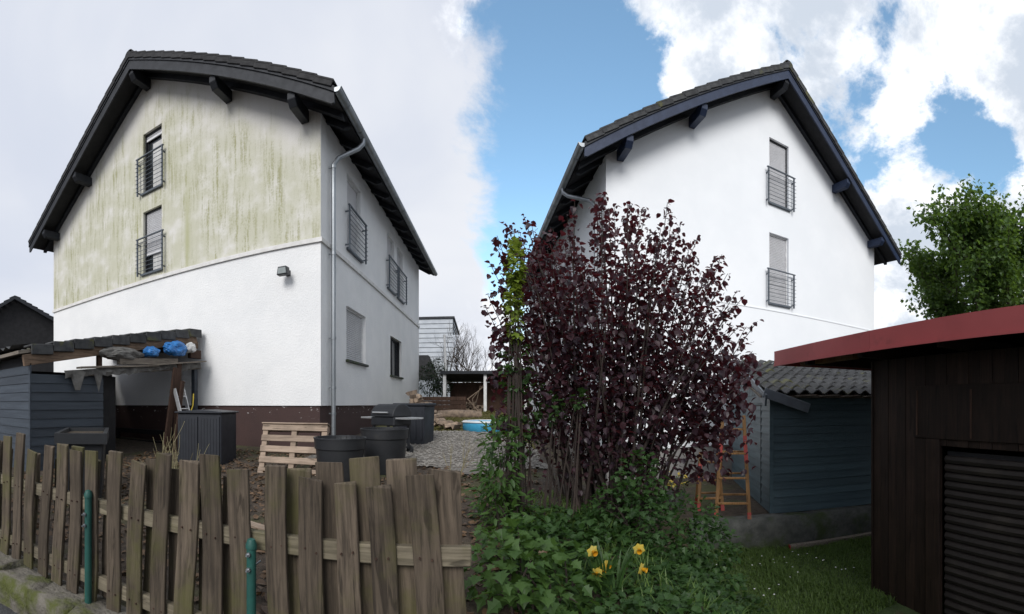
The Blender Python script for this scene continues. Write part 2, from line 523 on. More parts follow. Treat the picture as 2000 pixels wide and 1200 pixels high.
M_lred = mat('red_ladder_paint', (0.33, 0.035, 0.030), (0.22, 0.026, 0.022), 8.0, 0.6, 0.2, dirt=(0.20, 0.11, 0.05), dirt_scale=7.0, dirt_lo=0.55, dirt_hi=0.65)
M_yel = mat('yellow_hose', (0.55, 0.42, 0.05), None, 5.0, 0.5, 0.0)
M_lens = mat('lamp_glass', (0.30, 0.33, 0.33), None, 4.0, 0.15, 0.0)
M_pet = leaf_mat('daffodil_petal', (0.62, 0.52, 0.14), (0.58, 0.42, 0.05), (0.6, 0.5, 0.1), 0.3)
M_trumpet = leaf_mat('daffodil_trumpet', (0.62, 0.32, 0.01), (0.55, 0.25, 0.01), (0.6, 0.3, 0.02), 0.3)
L_purple = leaf_mat('purple_hazel_leaf', (0.050, 0.023, 0.029), (0.020, 0.014, 0.021), (0.22, 0.028, 0.036), 0.26, 0.42)
L_green = leaf_mat('green_leaf', (0.040, 0.085, 0.022), (0.022, 0.052, 0.015), (0.10, 0.24, 0.03), 0.30)
L_fresh = leaf_mat('fresh_green_leaf', (0.062, 0.118, 0.028), (0.035, 0.078, 0.018), (0.15, 0.28, 0.04), 0.32)
L_lime = leaf_mat('lime_leaf', (0.20, 0.27, 0.04), (0.14, 0.21, 0.03), (0.36, 0.46, 0.06), 0.4)
L_maple = leaf_mat('maple_leaf', (0.085, 0.145, 0.036), (0.045, 0.092, 0.024), (0.22, 0.36, 0.05), 0.36)
L_dark = leaf_mat('evergreen_leaf', (0.022, 0.040, 0.016), (0.013, 0.024, 0.011), (0.04, 0.08, 0.02), 0.2)
L_blade = leaf_mat('grass_blade', (0.105, 0.165, 0.040), (0.065, 0.115, 0.028), (0.20, 0.32, 0.05), 0.32)
L_dry = leaf_mat('dead_leaf', (0.17, 0.105, 0.060), (0.075, 0.048, 0.030), (0.2, 0.12, 0.05), 0.2)

# ------------------------------------------------------------------ ground
def axis_pts(segs):
    out = []
    for a, b, st in segs:
        n = max(1, int(round((b - a) / st)))
        out += [a + (b - a) * i / n for i in range(n)]
    out.append(segs[-1][1])
    return out


def sheet(name, xs, ys, m, dz=0.0, keep=None, kind='structure'):
    mb = MB()
    idx = {}
    for j, y in enumerate(ys):
        for i, x in enumerate(xs):
            idx[i, j] = len(mb.v)
            mb.v.append((x, y, hgt(x, y) + dz))
    for j in range(len(ys) - 1):
        for i in range(len(xs) - 1):
            if keep is None or keep((xs[i] + xs[i + 1]) / 2, (ys[j] + ys[j + 1]) / 2):
                mb.f.append((idx[i, j], idx[i + 1, j], idx[i + 1, j + 1], idx[i, j + 1]))
    o = mb.build(name, m, smooth=False, fix=False)
    o.data.polygons.foreach_set('use_smooth', [True] * len(o.data.polygons))
    return tag(o, kind=kind)


gx = axis_pts([(-600, -60, 60), (-60, -14, 4), (-14, -1, 0.5), (-1, 8.5, 0.1), (8.5, 20, 1.0), (20, 60, 5), (60, 600, 60)])
gy = axis_pts([(-300, -20, 40), (-20, -2, 2), (-2, 1, 0.4), (1, 8, 0.1), (8, 24, 0.6), (24, 60, 4), (60, 900, 80)])
sheet('ground', gx, gy, M_soil)
fx = axis_pts([(-0.4, 7.6, 0.1)])
sheet('lawn', fx, axis_pts([(1.2, 6.4, 0.1)]), M_grass, 0.006, lambda x, y: wall_side(x, y) < -0.03 and x > 1.9 + 0.25 * math.sin(y * 3))
sheet('garden_lawn', axis_pts([(-6, 4, 0.5)]), axis_pts([(9.6, 34, 0.6)]), M_grass_dry, 0.02, lambda x, y: not (-3.9 < x < -1.0 and y < 11.7) and x < 0.6)
sheet('gravel_path', axis_pts([(-3.8, 0.6, 0.1)]), axis_pts([(6.2, 11.6, 0.1)]), M_gravel, 0.03,
      lambda x, y: -3.6 < x < 0.4 + 0.2 * math.sin(y * 2) and y > 6.6 + 0.3 * math.sin(x * 3) and y < 11.3 + 0.2 * math.sin(4 * x))


def on_fence(t):
    """fence line: t metres from its left end"""
    a, b = Vector((-5.6, 1.18)), Vector((-0.155, 1.89))
    d = (b - a)
    return a + d * (t / d.length)


FA, FB = on_fence(0), Vector((-0.155, 1.89))
FLEN = (FB - FA).length
FDIR = (FB - FA).normalized()
FN = Vector((FDIR.y, -FDIR.x))       # towards the road
FRZ = math.atan2(FDIR.y, FDIR.x)


def behind_fence(x, y):
    return (Vector((x, y)) - FA).dot(FN) < 0


sheet('road', axis_pts([(-14, -6, 1.0), (-6, 0.4, 0.2)]), axis_pts([(-6, 0, 1), (0, 2.6, 0.1)]), M_asphalt, 0.012,
      lambda x, y: (Vector((x, y)) - FA).dot(FN) > 0.26)

# ------------------------------------------------------------------ houses
def wall_cells(mb, u0, u1, zbot, ztop, holes, breaks=(), depth=0.24):
    """front face with openings and their reveals; ztop(u) is linear between breaks; mb.map takes (u, n, z)"""
    us = sorted({u0, u1, *breaks, *[h[0] for h in holes], *[h[1] for h in holes]})
    us = [u for u in us if u0 <= u <= u1]
    for a, b in zip(us, us[1:]):
        cur = sorted([h for h in holes if h[0] <= a + 1e-6 and h[1] >= b - 1e-6], key=lambda h: h[2])
        z = zbot
        for h in cur:
            if h[2] > z + 1e-6:
                mb.quad((a, 0, z), (b, 0, z), (b, 0, h[2]), (a, 0, h[2]))
            z = h[3]
        mb.quad((a, 0, z), (b, 0, z), (b, 0, ztop(b)), (a, 0, ztop(a)))
    for (a, b, c, d) in holes:
        mb.quad((a, 0, c), (a, 0, d), (a, -depth, d), (a, -depth, c))
        mb.quad((b, 0, c), (b, -depth, c), (b, -depth, d), (b, 0, d))
        mb.quad((a, 0, d), (b, 0, d), (b, -depth, d), (a, -depth, d))
        mb.quad((a, 0, c), (a, -depth, c), (b, -depth, c), (b, 0, c))


def make_window(parent, F, u0, u1, z0, z1, shut=1.0, frame=None, rail=False, sill='plate', curtain=True, mull=0, rail_h=0.95):
    """shut: share of the opening covered by the roller shutter, from the top"""
    frame = frame or M_frame_w
    fw = 0.06
    mb = MB(F)
    n0, n1 = -0.20, -0.145
    if shut < 1:
        mb.box(u0, u0 + fw, n0, n1, z0, z1).box(u1 - fw, u1, n0, n1, z0, z1)
        mb.box(u0 + fw, u1 - fw, n0, n1, z0, z0 + fw).box(u0 + fw, u1 - fw, n0, n1, z1 - fw, z1)
        for k in range(mull):
            um = lerp(u0, u1, (k + 1) / (mull + 1))
            mb.box(um - 0.045, um + 0.045, n0, n1, z0 + fw, z1 - fw)
    # guide channels either side of the shutter
    mb.box(u0, u0 + 0.035, -0.14, -0.08, z0, z1 - 0.04).box(u1 - 0.035, u1, -0.14, -0.08, z0, z1 - 0.04).box(u0, u1, -0.14, -0.08, z1 - 0.04, z1)
    wd = mb.build('window', frame, parent)
    if shut < 1:
        g = MB(F); g.box(u0 + fw - 0.01, u1 - fw + 0.01, -0.178, -0.170, z0 + fw - 0.01, z1 - fw + 0.01)
        g.build('pane', M_glass, wd)
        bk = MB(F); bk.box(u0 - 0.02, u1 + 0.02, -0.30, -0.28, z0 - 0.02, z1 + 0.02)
        bk.build('dark_backing', M_black, wd)  # black sheet added in place of the dark room behind the pane
        if curtain:
            cmb = MB(F)
            nn = 22
            for k in range(nn):
                a = lerp(u0 + fw + 0.16, u1 - fw, k / nn); b = lerp(u0 + fw + 0.16, u1 - fw, (k + 1) / nn)
                da, db = -0.1685 + 0.0010 * math.sin(k * 1.9), -0.1685 + 0.0010 * math.sin(k * 1.9 + 1.9)
                cmb.quad((a, da, z0 + 0.12), (b, db, z0 + 0.12), (b, db, z1 - 0.28), (a, da, z1 - 0.28))
            cmb.build('curtain', M_curtain, wd, fix=False)
    if shut > 0:
        s = MB(F)
        zb = lerp(z1, z0, shut)
        n = max(3, int((z1 - zb) / 0.047))
        for k in range(n):
            za, zc = lerp(zb, z1, k / n), lerp(zb, z1, (k + 1) / n)
            h = zc - za
            s.quad((u0 + 0.03, -0.118, za), (u1 - 0.03, -0.118, za), (u1 - 0.03, -0.100, za + h * 0.5), (u0 + 0.03, -0.100, za + h * 0.5))
            s.quad((u0 + 0.03, -0.100, za + h * 0.5), (u1 - 0.03, -0.100, za + h * 0.5), (u1 - 0.03, -0.116, zc - h * 0.14), (u0 + 0.03, -0.116, zc - h * 0.14))
            s.quad((u0 + 0.03, -0.116, zc - h * 0.14), (u1 - 0.03, -0.116, zc - h * 0.14), (u1 - 0.03, -0.130, zc), (u0 + 0.03, -0.130, zc))
        s.box(u0 + 0.03, u1 - 0.03, -0.135, -0.10, zb - 0.05, zb)
        s.build('roller_shutter', M_shut, wd, fix=False)['kind'] = 'stuff'
    if sill:
        sl = MB(F)
        sl.box(u0 - 0.05, u1 + 0.05, -0.16, 0.07, z0 - 0.045, z0 + 0.012)
        sl.build('sill', M_rail if rail else M_concrete, wd, bevel=0.006)
    if rail:
        r = MB(F)
        n = 0.11
        z2 = z0 + rail_h
        a, b = u0 - 0.12, u1 + 0.12
        r.box(a - 0.05, b + 0.05, n - 0.025, n + 0.025, z2, z2 + 0.03)
        rl = r.build('balcony_railing', M_rail, parent, bevel=0.004)
        for u in (a, b):
            p = MB(F)
            p.box(u - 0.02, u + 0.02, n - 0.02, n + 0.02, z0 - 0.05, z2 - 0.002)
            p.box(u - 0.015, u + 0.015, 0.002, n - 0.021, z0 + 0.03, z0 + 0.06)
            p.box(u - 0.015, u + 0.015, 0.002, n - 0.021, z2 - 0.14, z2 - 0.11)
            p.build('post', M_rail, rl)
        nb = 8
        for k in range(nb):
            zb = lerp(z0 + 0.06, z2 - 0.11, k / (nb - 1))
            q = MB(F); q.tube([(a - 0.06, n + 0.028, zb), (b + 0.06, n + 0.028, zb)], 0.0075, 6)
            q.build('bar', M_rail, rl)
    return wd


def make_house(label, cat, loc, rz, W, L, zdeep, zpl, zstr, zeave, zridge, ov, fo, gable_w, side_w, side, dirty, wallm, plm, rake_m, tile_m, pipe_v, swan):
    h = thing('house', label, cat, loc, rz)
    b = loc[2]
    hw = W / 2
    slope = (zridge - zeave) / (hw + ov)
    zt = lambda x: zridge - b - abs(x) * slope
    TH = 0.30
    zpl, zstr, zdeep = zpl - b, zstr - b, zdeep - b
    G = lambda u, n, z: (u, -n, z)
    SD = (lambda u, n, z: (hw + n, u, z)) if side > 0 else (lambda u, n, z: (-hw - n, u, z))
    gable_w = [dict(q, z0=q['z0'] - b, z1=q['z1'] - b) for q in gable_w]
    side_w = [dict(q, z0=q['z0'] - b, z1=q['z1'] - b) for q in side_w]
    topg = lambda u: zt(u) - TH + 0.03
    zside = zt(hw) - TH + 0.03
    # gable: upper storeys and ground floor
    up = MB(G)
    wall_cells(up, -hw, hw, zstr, topg, [(q['u0'], q['u1'], q['z0'], q['z1']) for q in gable_w], (0.0,))
    up.build('upper_gable_wall', dirty if dirty else wallm, h, fix=False)
    lo = MB(G)
    wall_cells(lo, -hw, hw, zpl, lambda u: zstr, [])
    lo.build('lower_gable_wall', wallm, h, fix=False)
    us, ls = MB(SD), MB(SD)
    wall_cells(us, 0, L, zstr, lambda u: zside, [(q['u0'], q['u1'], q['z0'], q['z1']) for q in side_w if q['z0'] > zstr])
    wall_cells(ls, 0, L, zpl, lambda u: zstr, [(q['u0'], q['u1'], q['z0'], q['z1']) for q in side_w if q['z0'] < zstr])
    us.build('upper_side_wall', wallm, h, fix=False)
    ls.build('lower_side_wall', wallm, h, fix=False)
    rest = MB()
    xo = -side * hw
    rest.quad((xo, 0, zpl), (xo, L, zpl), (xo, L, zside), (xo, 0, zside))
    rest.add([(-hw, L, zpl), (hw, L, zpl), (hw, L, zside), (0, L, topg(0)), (-hw, L, zside)], [(0, 1, 2, 3, 4)])
    rest.build('rear_wall', wallm, h, fix=False)
    pl = MB(); e = 0.035
    pl.box(-hw + e, hw - e, e, L - e, zdeep, zpl - 0.001)
    pl.build('plinth', plm, h)
    st = MB()
    sh_ = 0.045 if dirty else 0.016
    st.box(-hw - sh_, hw + sh_, -sh_, 0.01, zstr - sh_, zstr + sh_)
    if side > 0: st.box(hw - 0.01, hw + sh_ - 0.002, 0.012, L, zstr - sh_ + 0.002, zstr + sh_ - 0.002)
    else: st.box(-hw - sh_ + 0.002, -hw + 0.01, 0.012, L, zstr - sh_ + 0.002, zstr + sh_ - 0.002)
    st.build('string_course', M_trim if dirty else wallm, h)
    for q in gable_w: make_window(h, G, **q)
    for q in side_w: make_window(h, SD, **q)
    # roof
    xe = hw + ov
    for sg in (1, -1):
        d = MB()
        d.prism([(0, zt(0) - 0.065), (sg * xe, zt(xe) - 0.065), (sg * xe, zt(xe) - 0.15), (0, zt(0) - 0.15)], -fo + 0.03, L + fo - 0.03)
        d.build('roof_deck', M_black, h)
        # lining boards under the verge and eaves
        sf = MB()
        sf.prism([(0, zt(0) - 0.152), (sg * (xe - 0.02), zt(xe - 0.02) - 0.152), (sg * (xe - 0.02), zt(xe - 0.02) - 0.175), (0, zt(0) - 0.175)], -fo + 0.05, L + fo - 0.05)
        sf.build('soffit', M_black, h)
        # barge boards: a broad one and a thin upper strip that stands proud
        bb = MB()
        bb.prism([(0, zt(0) - 0.10), (sg * xe, zt(xe) - 0.10), (sg * xe, zt(xe) - 0.33), (sg * (xe - 0.06), zt(xe - 0.06) - 0.37), (0, zt(0) - 0.37)], -fo, -fo + 0.045)
        bb.build('barge_board', rake_m, h)
        b2 = MB()
        b2.prism([(0, zt(0) - 0.035), (sg * (xe + 0.01), zt(xe + 0.01) - 0.035), (sg * (xe + 0.01), zt(xe + 0.01) - 0.14), (0, zt(0) - 0.14)], -fo - 0.028, -fo - 0.001)
        b2.build('barge_strip', M_dark, h)
        # inner rafter against the wall
        rf = MB()
        rf.prism([(0, zt(0) - 0.176), (sg * (xe - 0.05), zt(xe - 0.05) - 0.176), (sg * (xe - 0.05), zt(xe - 0.05) - 0.29), (0, zt(0) - 0.29)], -0.13, -0.003)
        rf.build('rafter', M_dark, h)
        # tile field: stepped, waved courses
        ln = math.hypot(xe, xe * slope)
        nrow, nw = 20, int((L + 2 * fo) / 0.30)
        tf = MB()
        cs, sn = xe / ln, xe * slope / ln
        for r in range(nrow):
            s0, s1 = ln * r / nrow, ln * (r + 1) / nrow + 0.02
            prof = []
            for k in range(nw * 4 + 1):
                y = -fo + (L + 2 * fo) * k / (nw * 4)
                prof.append((y, 0.018 * math.cos(k * math.pi / 2)))
            base = len(tf.v)
            for (y, wv) in prof:
                for s_, up_ in ((s0, -0.012), (s1, 0.022)):
                    tf.v.append((sg * (s_ * cs + (up_ + wv) * sn), y, zt(0) - s_ * sn + (up_ + wv) * cs - 0.03))
            for k in range(len(prof) - 1):
                i = base + 2 * k
                tf.f.append((i, i + 2, i + 3, i + 1))
        o = tf.build('roof_tiles', tile_m, h, fix=False)
        o['kind'] = 'stuff'
        # verge tiles, one by one
        nv = 17
        me = None
        for r in range(nv):
            if me is None:
                vt = MB()
                l = ln / nv + 0.05
                vt.box(0, l, -0.045, 0.26, -0.012, 0.028)
                vt.box(0, l, -0.045, -0.018, -0.105, -0.012)
                me = vt.mesh('verge_tile', bevel=0.006)
            s_ = ln * (r + 1) / nv + random.uniform(-0.006, 0.006)
            o = link('verge_tile', me, tile_m, h, (sg * s_ * cs, -fo - 0.012, zt(0) - s_ * sn + 0.045))
            th = math.atan(slope) * sg
            if sg > 0:
                o.rotation_euler = (0, math.pi + th - 0.055, 0)
                o.scale = (1, 1, -1)
            else:
                o.rotation_euler = (0, th + 0.055, 0)
    mer = None
    for k in range(int((L + 2 * fo) / 0.4)):
        if mer is None:
            rt = MB()
            prof = [(0.15 * math.sin(a), 0.11 * math.cos(a)) for a in [R(x) for x in range(-100, 101, 25)]]
            inner = [(x * 0.85, z * 0.85) for x, z in prof[::-1]]
            n = len(prof)
            pts = prof + inner
            rt.prism(pts, 0, 0.43)
            mer = rt.mesh('ridge_tile')
        link('ridge_tile', mer, tile_m, h, (0, -fo - 0.03 + 0.4 * k, zt(0) + 0.0 + 0.012 * (k % 2)))
    # purlin ends carrying the verge
    for x in (0, 0.27 * W, -0.27 * W, 0.465 * W, -0.465 * W):
        z1 = zt(x) - 0.30 - (0.04 if x == 0 else 0.06)
        p = MB(lambda a, bb_, c, x=x: (x + c, a, bb_))
        y0 = -fo + 0.05
        pts = [(0.0, z1), (y0, z1), (y0, z1 - 0.13), (y0 + 0.10, z1 - 0.25), (0.0, z1 - 0.25)]
        vs = [(a, c, -0.085) for a, c in pts] + [(a, c, 0.085) for a, c in pts]
        p.add(vs, [(0, 1, 2, 3, 4), (9, 8, 7, 6, 5)] + [(i, i + 5, (i + 1) % 5 + 5, (i + 1) % 5) for i in range(5)])
        p.build('purlin_end', rake_m if x else M_dark, h, bevel=0.008)
    # rafter tails under the eaves of the side that shows
    met = None
    for k in range(int(L / 0.8) + 1):
        y = 0.3 + 0.8 * k
        if met is None:
            t = MB()
            x0 = hw - 0.05
            t.prism([(x0, zt(x0) - 0.178), (xe - 0.06, zt(xe - 0.06) - 0.178), (xe - 0.06, zt(xe - 0.06) - 0.24), (xe - 0.18, zt(xe - 0.18) - 0.32), (x0, zt(x0) - 0.32)], -0.05, 0.05)
            if side < 0: t.v = [(-x, y_, z) for x, y_, z in t.v]
            met = t.mesh('rafter_tail')
        link('rafter_tail', met, M_dark, h, (0, y, 0))
    # gutter, half round, with joints
    gxc, gz, gr = side * (xe + 0.055), zt(xe) - 0.075, 0.085
    gt = MB()
    ang = [math.pi + math.pi * k / 10 for k in range(11)]
    y0, y1 = -fo - 0.02, L + fo
    ringA = [(gxc + gr * math.cos(a), gz + gr * math.sin(a)) for a in ang]
    ringB = [(gxc + (gr - 0.006) * math.cos(a), gz + (gr - 0.006) * math.sin(a)) for a in ang[::-1]]
    gt.prism(ringA + ringB, y0, y1)
    gt.prism(ringA, y0 - 0.004, y0 + 0.002)
    gt.tube([(gxc + side * gr, y0, gz), (gxc + side * gr, y1, gz)], 0.012, 6)
    go = gt.build('gutter', M_zinc, h)
    for k in range(int((y1 - y0) / 0.8)):
        rg = MB()
        rr = [(gxc + (gr + 0.008) * math.cos(a), gz + (gr + 0.008) * math.sin(a)) for a in ang]
        ri = [(gxc + (gr + 0.001) * math.cos(a), gz + (gr + 0.001) * math.sin(a)) for a in ang[::-1]]
        rg.prism(rr + ri, y0 + 0.5 + 0.8 * k, y0 + 0.535 + 0.8 * k)
        rg.build('gutter_bracket', M_zinc, go)
    # downpipe with swan neck
    wx = side * (hw + 0.11)
    yg = pipe_v + swan
    z0 = gz - gr + 0.01
    pts = [(gxc, yg, z0), (gxc, yg, z0 - 0.10)]
    for k in range(5):
        t = (k + 1) / 6
        pts.append((lerp(gxc, wx, t), lerp(yg, pipe_v, t), z0 - 0.16 - 0.42 * t))
    pts += [(wx, pipe_v, z0 - 0.68), (wx, pipe_v, z0 - 1.2), (wx, pipe_v, zdeep + 0.3)]
    dp = MB(); dp.tube(pts, 0.05, 14)
    do = dp.build('downpipe', M_zinc, h)
    for zc in (z0 - 0.75, z0 - 2.6, z0 - 4.4, zpl + 0.35, zpl - 0.2):
        q = MB(); q.tube([(wx, pipe_v, zc), (wx, pipe_v, zc + 0.06)], 0.058, 14)
        q.box(min(wx, wx - side * 0.1), max(wx, wx - side * 0.1), pipe_v - 0.012, pipe_v + 0.012, zc + 0.02, zc + 0.045)
        q.build('pipe_clamp', M_zinc, do)
    return h


# left: rain-stained twin
LZ = 0.5
ridgeL, eaveL, ovL, WL = 10.66, 7.43, 0.58, 10.0
slopeL = (ridgeL - eaveL) / (WL / 2 + ovL)
M_algae = stucco_dirty('algae_streaked_stucco', ridgeL - LZ, slopeL)
left_house = make_house('white gabled house with green algae streaks running down its upper gable wall', 'house', (-8.80, 7.973, LZ), R(1.3), WL, 10.5,
    -0.5, 1.47, 4.88, eaveL, ridgeL, ovL, 0.70,
    [dict(u0=-0.22, u1=0.50, z0=7.30, z1=8.95, shut=0.08, frame=M_frame_d, rail=True),
     dict(u0=-0.22, u1=0.50, z0=5.08, z1=6.80, shut=0.66, frame=M_frame_d, rail=True)],
    [dict(u0=1.55, u1=2.55, z0=5.22, z1=7.02, shut=1.0, rail=True),
     dict(u0=5.2, u1=6.1, z0=5.22, z1=6.98, shut=1.0, rail=True), dict(u0=6.5, u1=7.4, z0=5.22, z1=6.98, shut=1.0, rail=True),
     dict(u0=1.50, u1=3.0, z0=2.55, z1=3.85, shut=1.0, sill='plate'),
     dict(u0=5.6, u1=7.2, z0=2.45, z1=3.75, shut=0.0, frame=M_frame_d, curtain=False, mull=1)],
    1, M_algae, M_white, M_plinth, M_dark, M_tile, 0.42, 0.42)

# right: freshly painted twin
right_house = make_house('freshly painted bright white gabled house with navy blue barge boards', 'house', (7.17, 10.54, -0.3), R(5.96), 10.0, 12.5,
    -1.2, 0.4, 4.25, 7.18, 11.02, 0.72, 0.72,
    [dict(u0=-0.10, u1=0.66, z0=7.38, z1=9.30, shut=0.97, frame=M_frame_d, rail=True),
     dict(u0=-0.10, u1=0.66, z0=4.45, z1=6.52, shut=1.0, rail=True)],
    [dict(u0=3.4, u1=4.4, z0=4.6, z1=6.5, shut=1.0, rail=True)],
    -1, None, M_white_new, M_plinth2, M_navy, M_tile_m, 0.45, 0.7)

# flood light on the left gable
p = at(563, 9.25)
fl = thing('floodlight', 'small black floodlight screwed to the white ground floor wall below the algae', 'floodlight', (p.x, 7.973 + 0.0227 * (p.x + 8.8), 4.28), R(1.3))
f = MB(); f.prism([(-0.13, -0.09), (0.13, -0.09), (0.10, 0.08), (-0.10, 0.08)], -0.30, -0.16)
f.build('housing', M_frame_d, fl, bevel=0.01)
f = MB(); f.prism([(-0.10, -0.07), (0.10, -0.07), (0.085, 0.05), (-0.085, 0.05)], -0.309, -0.302); f.build('lens', M_lens, fl)
f = MB(); f.tube([(0, -0.01, 0.0), (0, -0.15, 0.02)], 0.02, 8); f.box(-0.05, 0.05, -0.02, -0.002, -0.05, 0.06)
f.build('bracket', M_frame_d, fl)

# ------------------------------------------------------------------ far houses behind the left house
def far_house(label, loc, rz, W, D, zw, zr, wallm, roofm, mono=False):
    h = thing('house', label, 'house', loc, rz)
    hw = W / 2
    if mono:
        wl = MB()
        n = int(zw / 0.28)
        poly = [(-hw, -1)]
        # profiled horizontal cladding: every course a shallow step
        for k in range(n):
            z0, z1 = -1 + (zw + 1) * k / n, -1 + (zw + 1) * (k + 1) / n
            wl.add([(-hw, -0.055, z0), (hw, -0.055, z0), (hw, 0, z1), (-hw, 0, z1)], [(0, 1, 2, 3)])
            wl.add([(hw + 0.055, 0, z0), (hw + 0.055, D, z0), (hw, D, z1), (hw, 0, z1)], [(0, 1, 2, 3)])
            wl.add([(-hw, 0, z1), (hw, 0, z1), (hw, -0.055, z1), (-hw, -0.055, z1)], [(0, 1, 2, 3)])
        wl.build('cladding', wallm, h, fix=False)['kind'] = 'stuff'
        rf = MB(); rf.box(-hw - 0.1, hw + 0.12, -0.1, D, zw, zw + 0.14); rf.build('roof', roofm, h)
        ln = MB(); ln.prism([(-hw, 2.0), (hw - 0.9, 2.0), (hw - 1.6, 3.6), (-hw, 3.6)], -0.9, -0.06); ln.build('porch_roof', M_tile, h)
        pr = MB(); pr.box(-hw, hw - 1.1, -0.8, -0.07, -1, 1.99); pr.build('porch', wallm, h)
        return h
    g = MB()
    g.prism([(-hw, -1), (hw, -1), (hw, zw), (0, zr), (-hw, zw)], 0, D)
    g.build('wall', wallm, h)
    sl = (zr - zw) / hw
    for sg in (1, -1):
        rf = MB()
        nrow, nw = 18, int(D / 0.3)
        for r in range(nrow):
            x0, x1 = (hw + 0.4) * r / nrow, (hw + 0.4) * (r + 1) / nrow
            b = len(rf.v)
            for k in range(nw * 2 + 1):
                y = -0.4 + (D + 0.8) * k / (nw * 2)
                wv = 0.035 * (k % 2)
                rf.v += [(sg * x0, y, zr - x0 * sl + 0.06 + wv), (sg * x1, y, zr - x1 * sl + 0.11 + wv)]
            for k in range(nw * 2):
                i = b + 2 * k
                rf.f.append((i, i + 2, i + 3, i + 1))
        o = rf.build('roof', roofm, h, fix=False); o['kind'] = 'stuff'
        v = MB(); v.prism([(0, zr + 0.05), (sg * (hw + 0.4), zr + 0.05 - (hw + 0.4) * sl), (sg * (hw + 0.4), zr - 0.12 - (hw + 0.4) * sl), (0, zr - 0.12)], -0.44, -0.39)
        v.build('barge_board', M_dark, h)
    return h


p = at(30, 21)
far_house('dark house with black tiled roof showing past the far end of the algae streaked house', (p.x, p.y, 0.6), R(62), 9, 10, 3.4, 6.0, M_black, M_tile)
p = at(826, 30)
far_house('grey metal clad flat roofed house behind the garden trees', (p.x - 2.05, p.y, 1.2), R(4), 8.2, 7, 6.2, 6.2, M_grey_clad, M_dark, True)


# ------------------------------------------------------------------ lean-to shed against the left gable
SX, SY0, SY1 = -6.88, 3.45, 7.90
sh = thing('lean_to_shed', 'dilapidated lean-to shed with dark tiled roof and slate blue boards against the streaked house', 'shed', (SX, SY0, 0.12))
SL = SY1 - SY0
zA, zB = 2.36, 3.14          # roof height at the low and the high end (above the shed's base)
zr = lambda y: lerp(zA, zB, y / SL)
SWD = 3.5
rb = MB(lambda a, b, c: (a, b, c))
rb.add([(-SWD, -0.25, zr(-0.25)), (0.02, -0.25, zr(-0.25)), (0.02, SL, zr(SL)), (-SWD, SL, zr(SL)),
        (-SWD, -0.25, zr(-0.25) - 0.06), (0.02, -0.25, zr(-0.25) - 0.06), (0.02, SL, zr(SL) - 0.06), (-SWD, SL, zr(SL) - 0.06)],
       [(0, 1, 2, 3), (7, 6, 5, 4), (0, 4, 5, 1), (1, 5, 6, 2), (2, 6, 7, 3), (3, 7, 4, 0)])
rb.build('roof_deck', M_plank, sh)
th = math.atan((zB - zA) / SL)
NT_ = 10
vl = SL / NT_
vt = MB(); vt.box(-0.26, 0.05, 0, vl + 0.03, 0.0, 0.035); vt.box(0.05, 0.085, 0, vl - 0.012, -0.15, 0.035)
me = vt.mesh('verge_tile', bevel=0.008)
for k in range(NT_):
    link('verge_tile', me, M_tile_m, sh, (random.uniform(-0.008, 0.008), vl * k - 0.02, zr(vl * k) + 0.04 + random.uniform(0, 0.008)), (th - 0.13, 0, random.uniform(-0.01, 0.01)))
# pantiles, course by course
pt = MB()
npan = 12
pw = (SWD - 0.26) / npan
for k in range(npan * 4 + 1):
    x = -0.26 - (SWD - 0.26) * k / (npan * 4)
    pt.v += [(x, 0.0, 0.03 * math.cos(k * math.pi / 2)), (x, vl + 0.05, 0.03 * math.cos(k * math.pi / 2))]
for k in range(npan * 4):
    pt.f.append((2 * k, 2 * k + 1, 2 * k + 3, 2 * k + 2))
me = pt.mesh('tile_course', fix=False, smooth=True)
for k in range(NT_):
    link('tile_course', me, M_tile_m, sh, (0, vl * k - 0.25 + 0.22 * (k > 0), zr(vl * k) + 0.055), (th - 0.045, 0, 0))
b = MB(); b.bar((0.0, -0.15, zr(-0.15) - 0.19), (0.0, SL - 0.15, zr(SL - 0.15) - 0.19), 0.06, 0.20); b.build('rafter', M_beam, sh, bevel=0.006)
b = MB(); b.bar((-1.7, -0.15, zr(-0.15) - 0.17), (-1.7, SL - 0.02, zr(SL) - 0.17), 0.08, 0.16); b.build('rafter', M_beam, sh)
b = MB(); b.box(-SWD, -0.04, SL - 0.16, SL - 0.03, zr(SL) - 0.42, zr(SL) - 0.26); b.build('wall_plate', M_beam, sh)
b = MB(); b.bar((0.03, SL - 0.42, zr(SL) - 0.58), (0.03, SL - 0.06, zr(SL) - 0.58), 0.10, 0.20); b.build('beam_end', M_rust, sh)
# ragged lower lintel and boards
b = MB(); b.bar((0.04, 0.75, 1.93), (0.04, SL - 0.1, 2.27), 0.10, 0.11); b.build('lintel', M_plank, sh, bevel=0.01)
b = MB(); b.bar((0.09, 0.95, 2.06), (0.12, 2.9, 2.20), 0.16, 0.035); b.build('plank', M_plank, sh)
b = MB(); b.bar((0.08, 1.9, 2.23), (0.12, 3.5, 2.33), 0.12, 0.12); b.build('plank', M_plank, sh)
b = MB(); b.bar((0.10, 2.6, 2.19), (0.16, SL + 0.02 - 0.1, 2.39), 0.22, 0.03); b.build('plank', M_plank, sh)
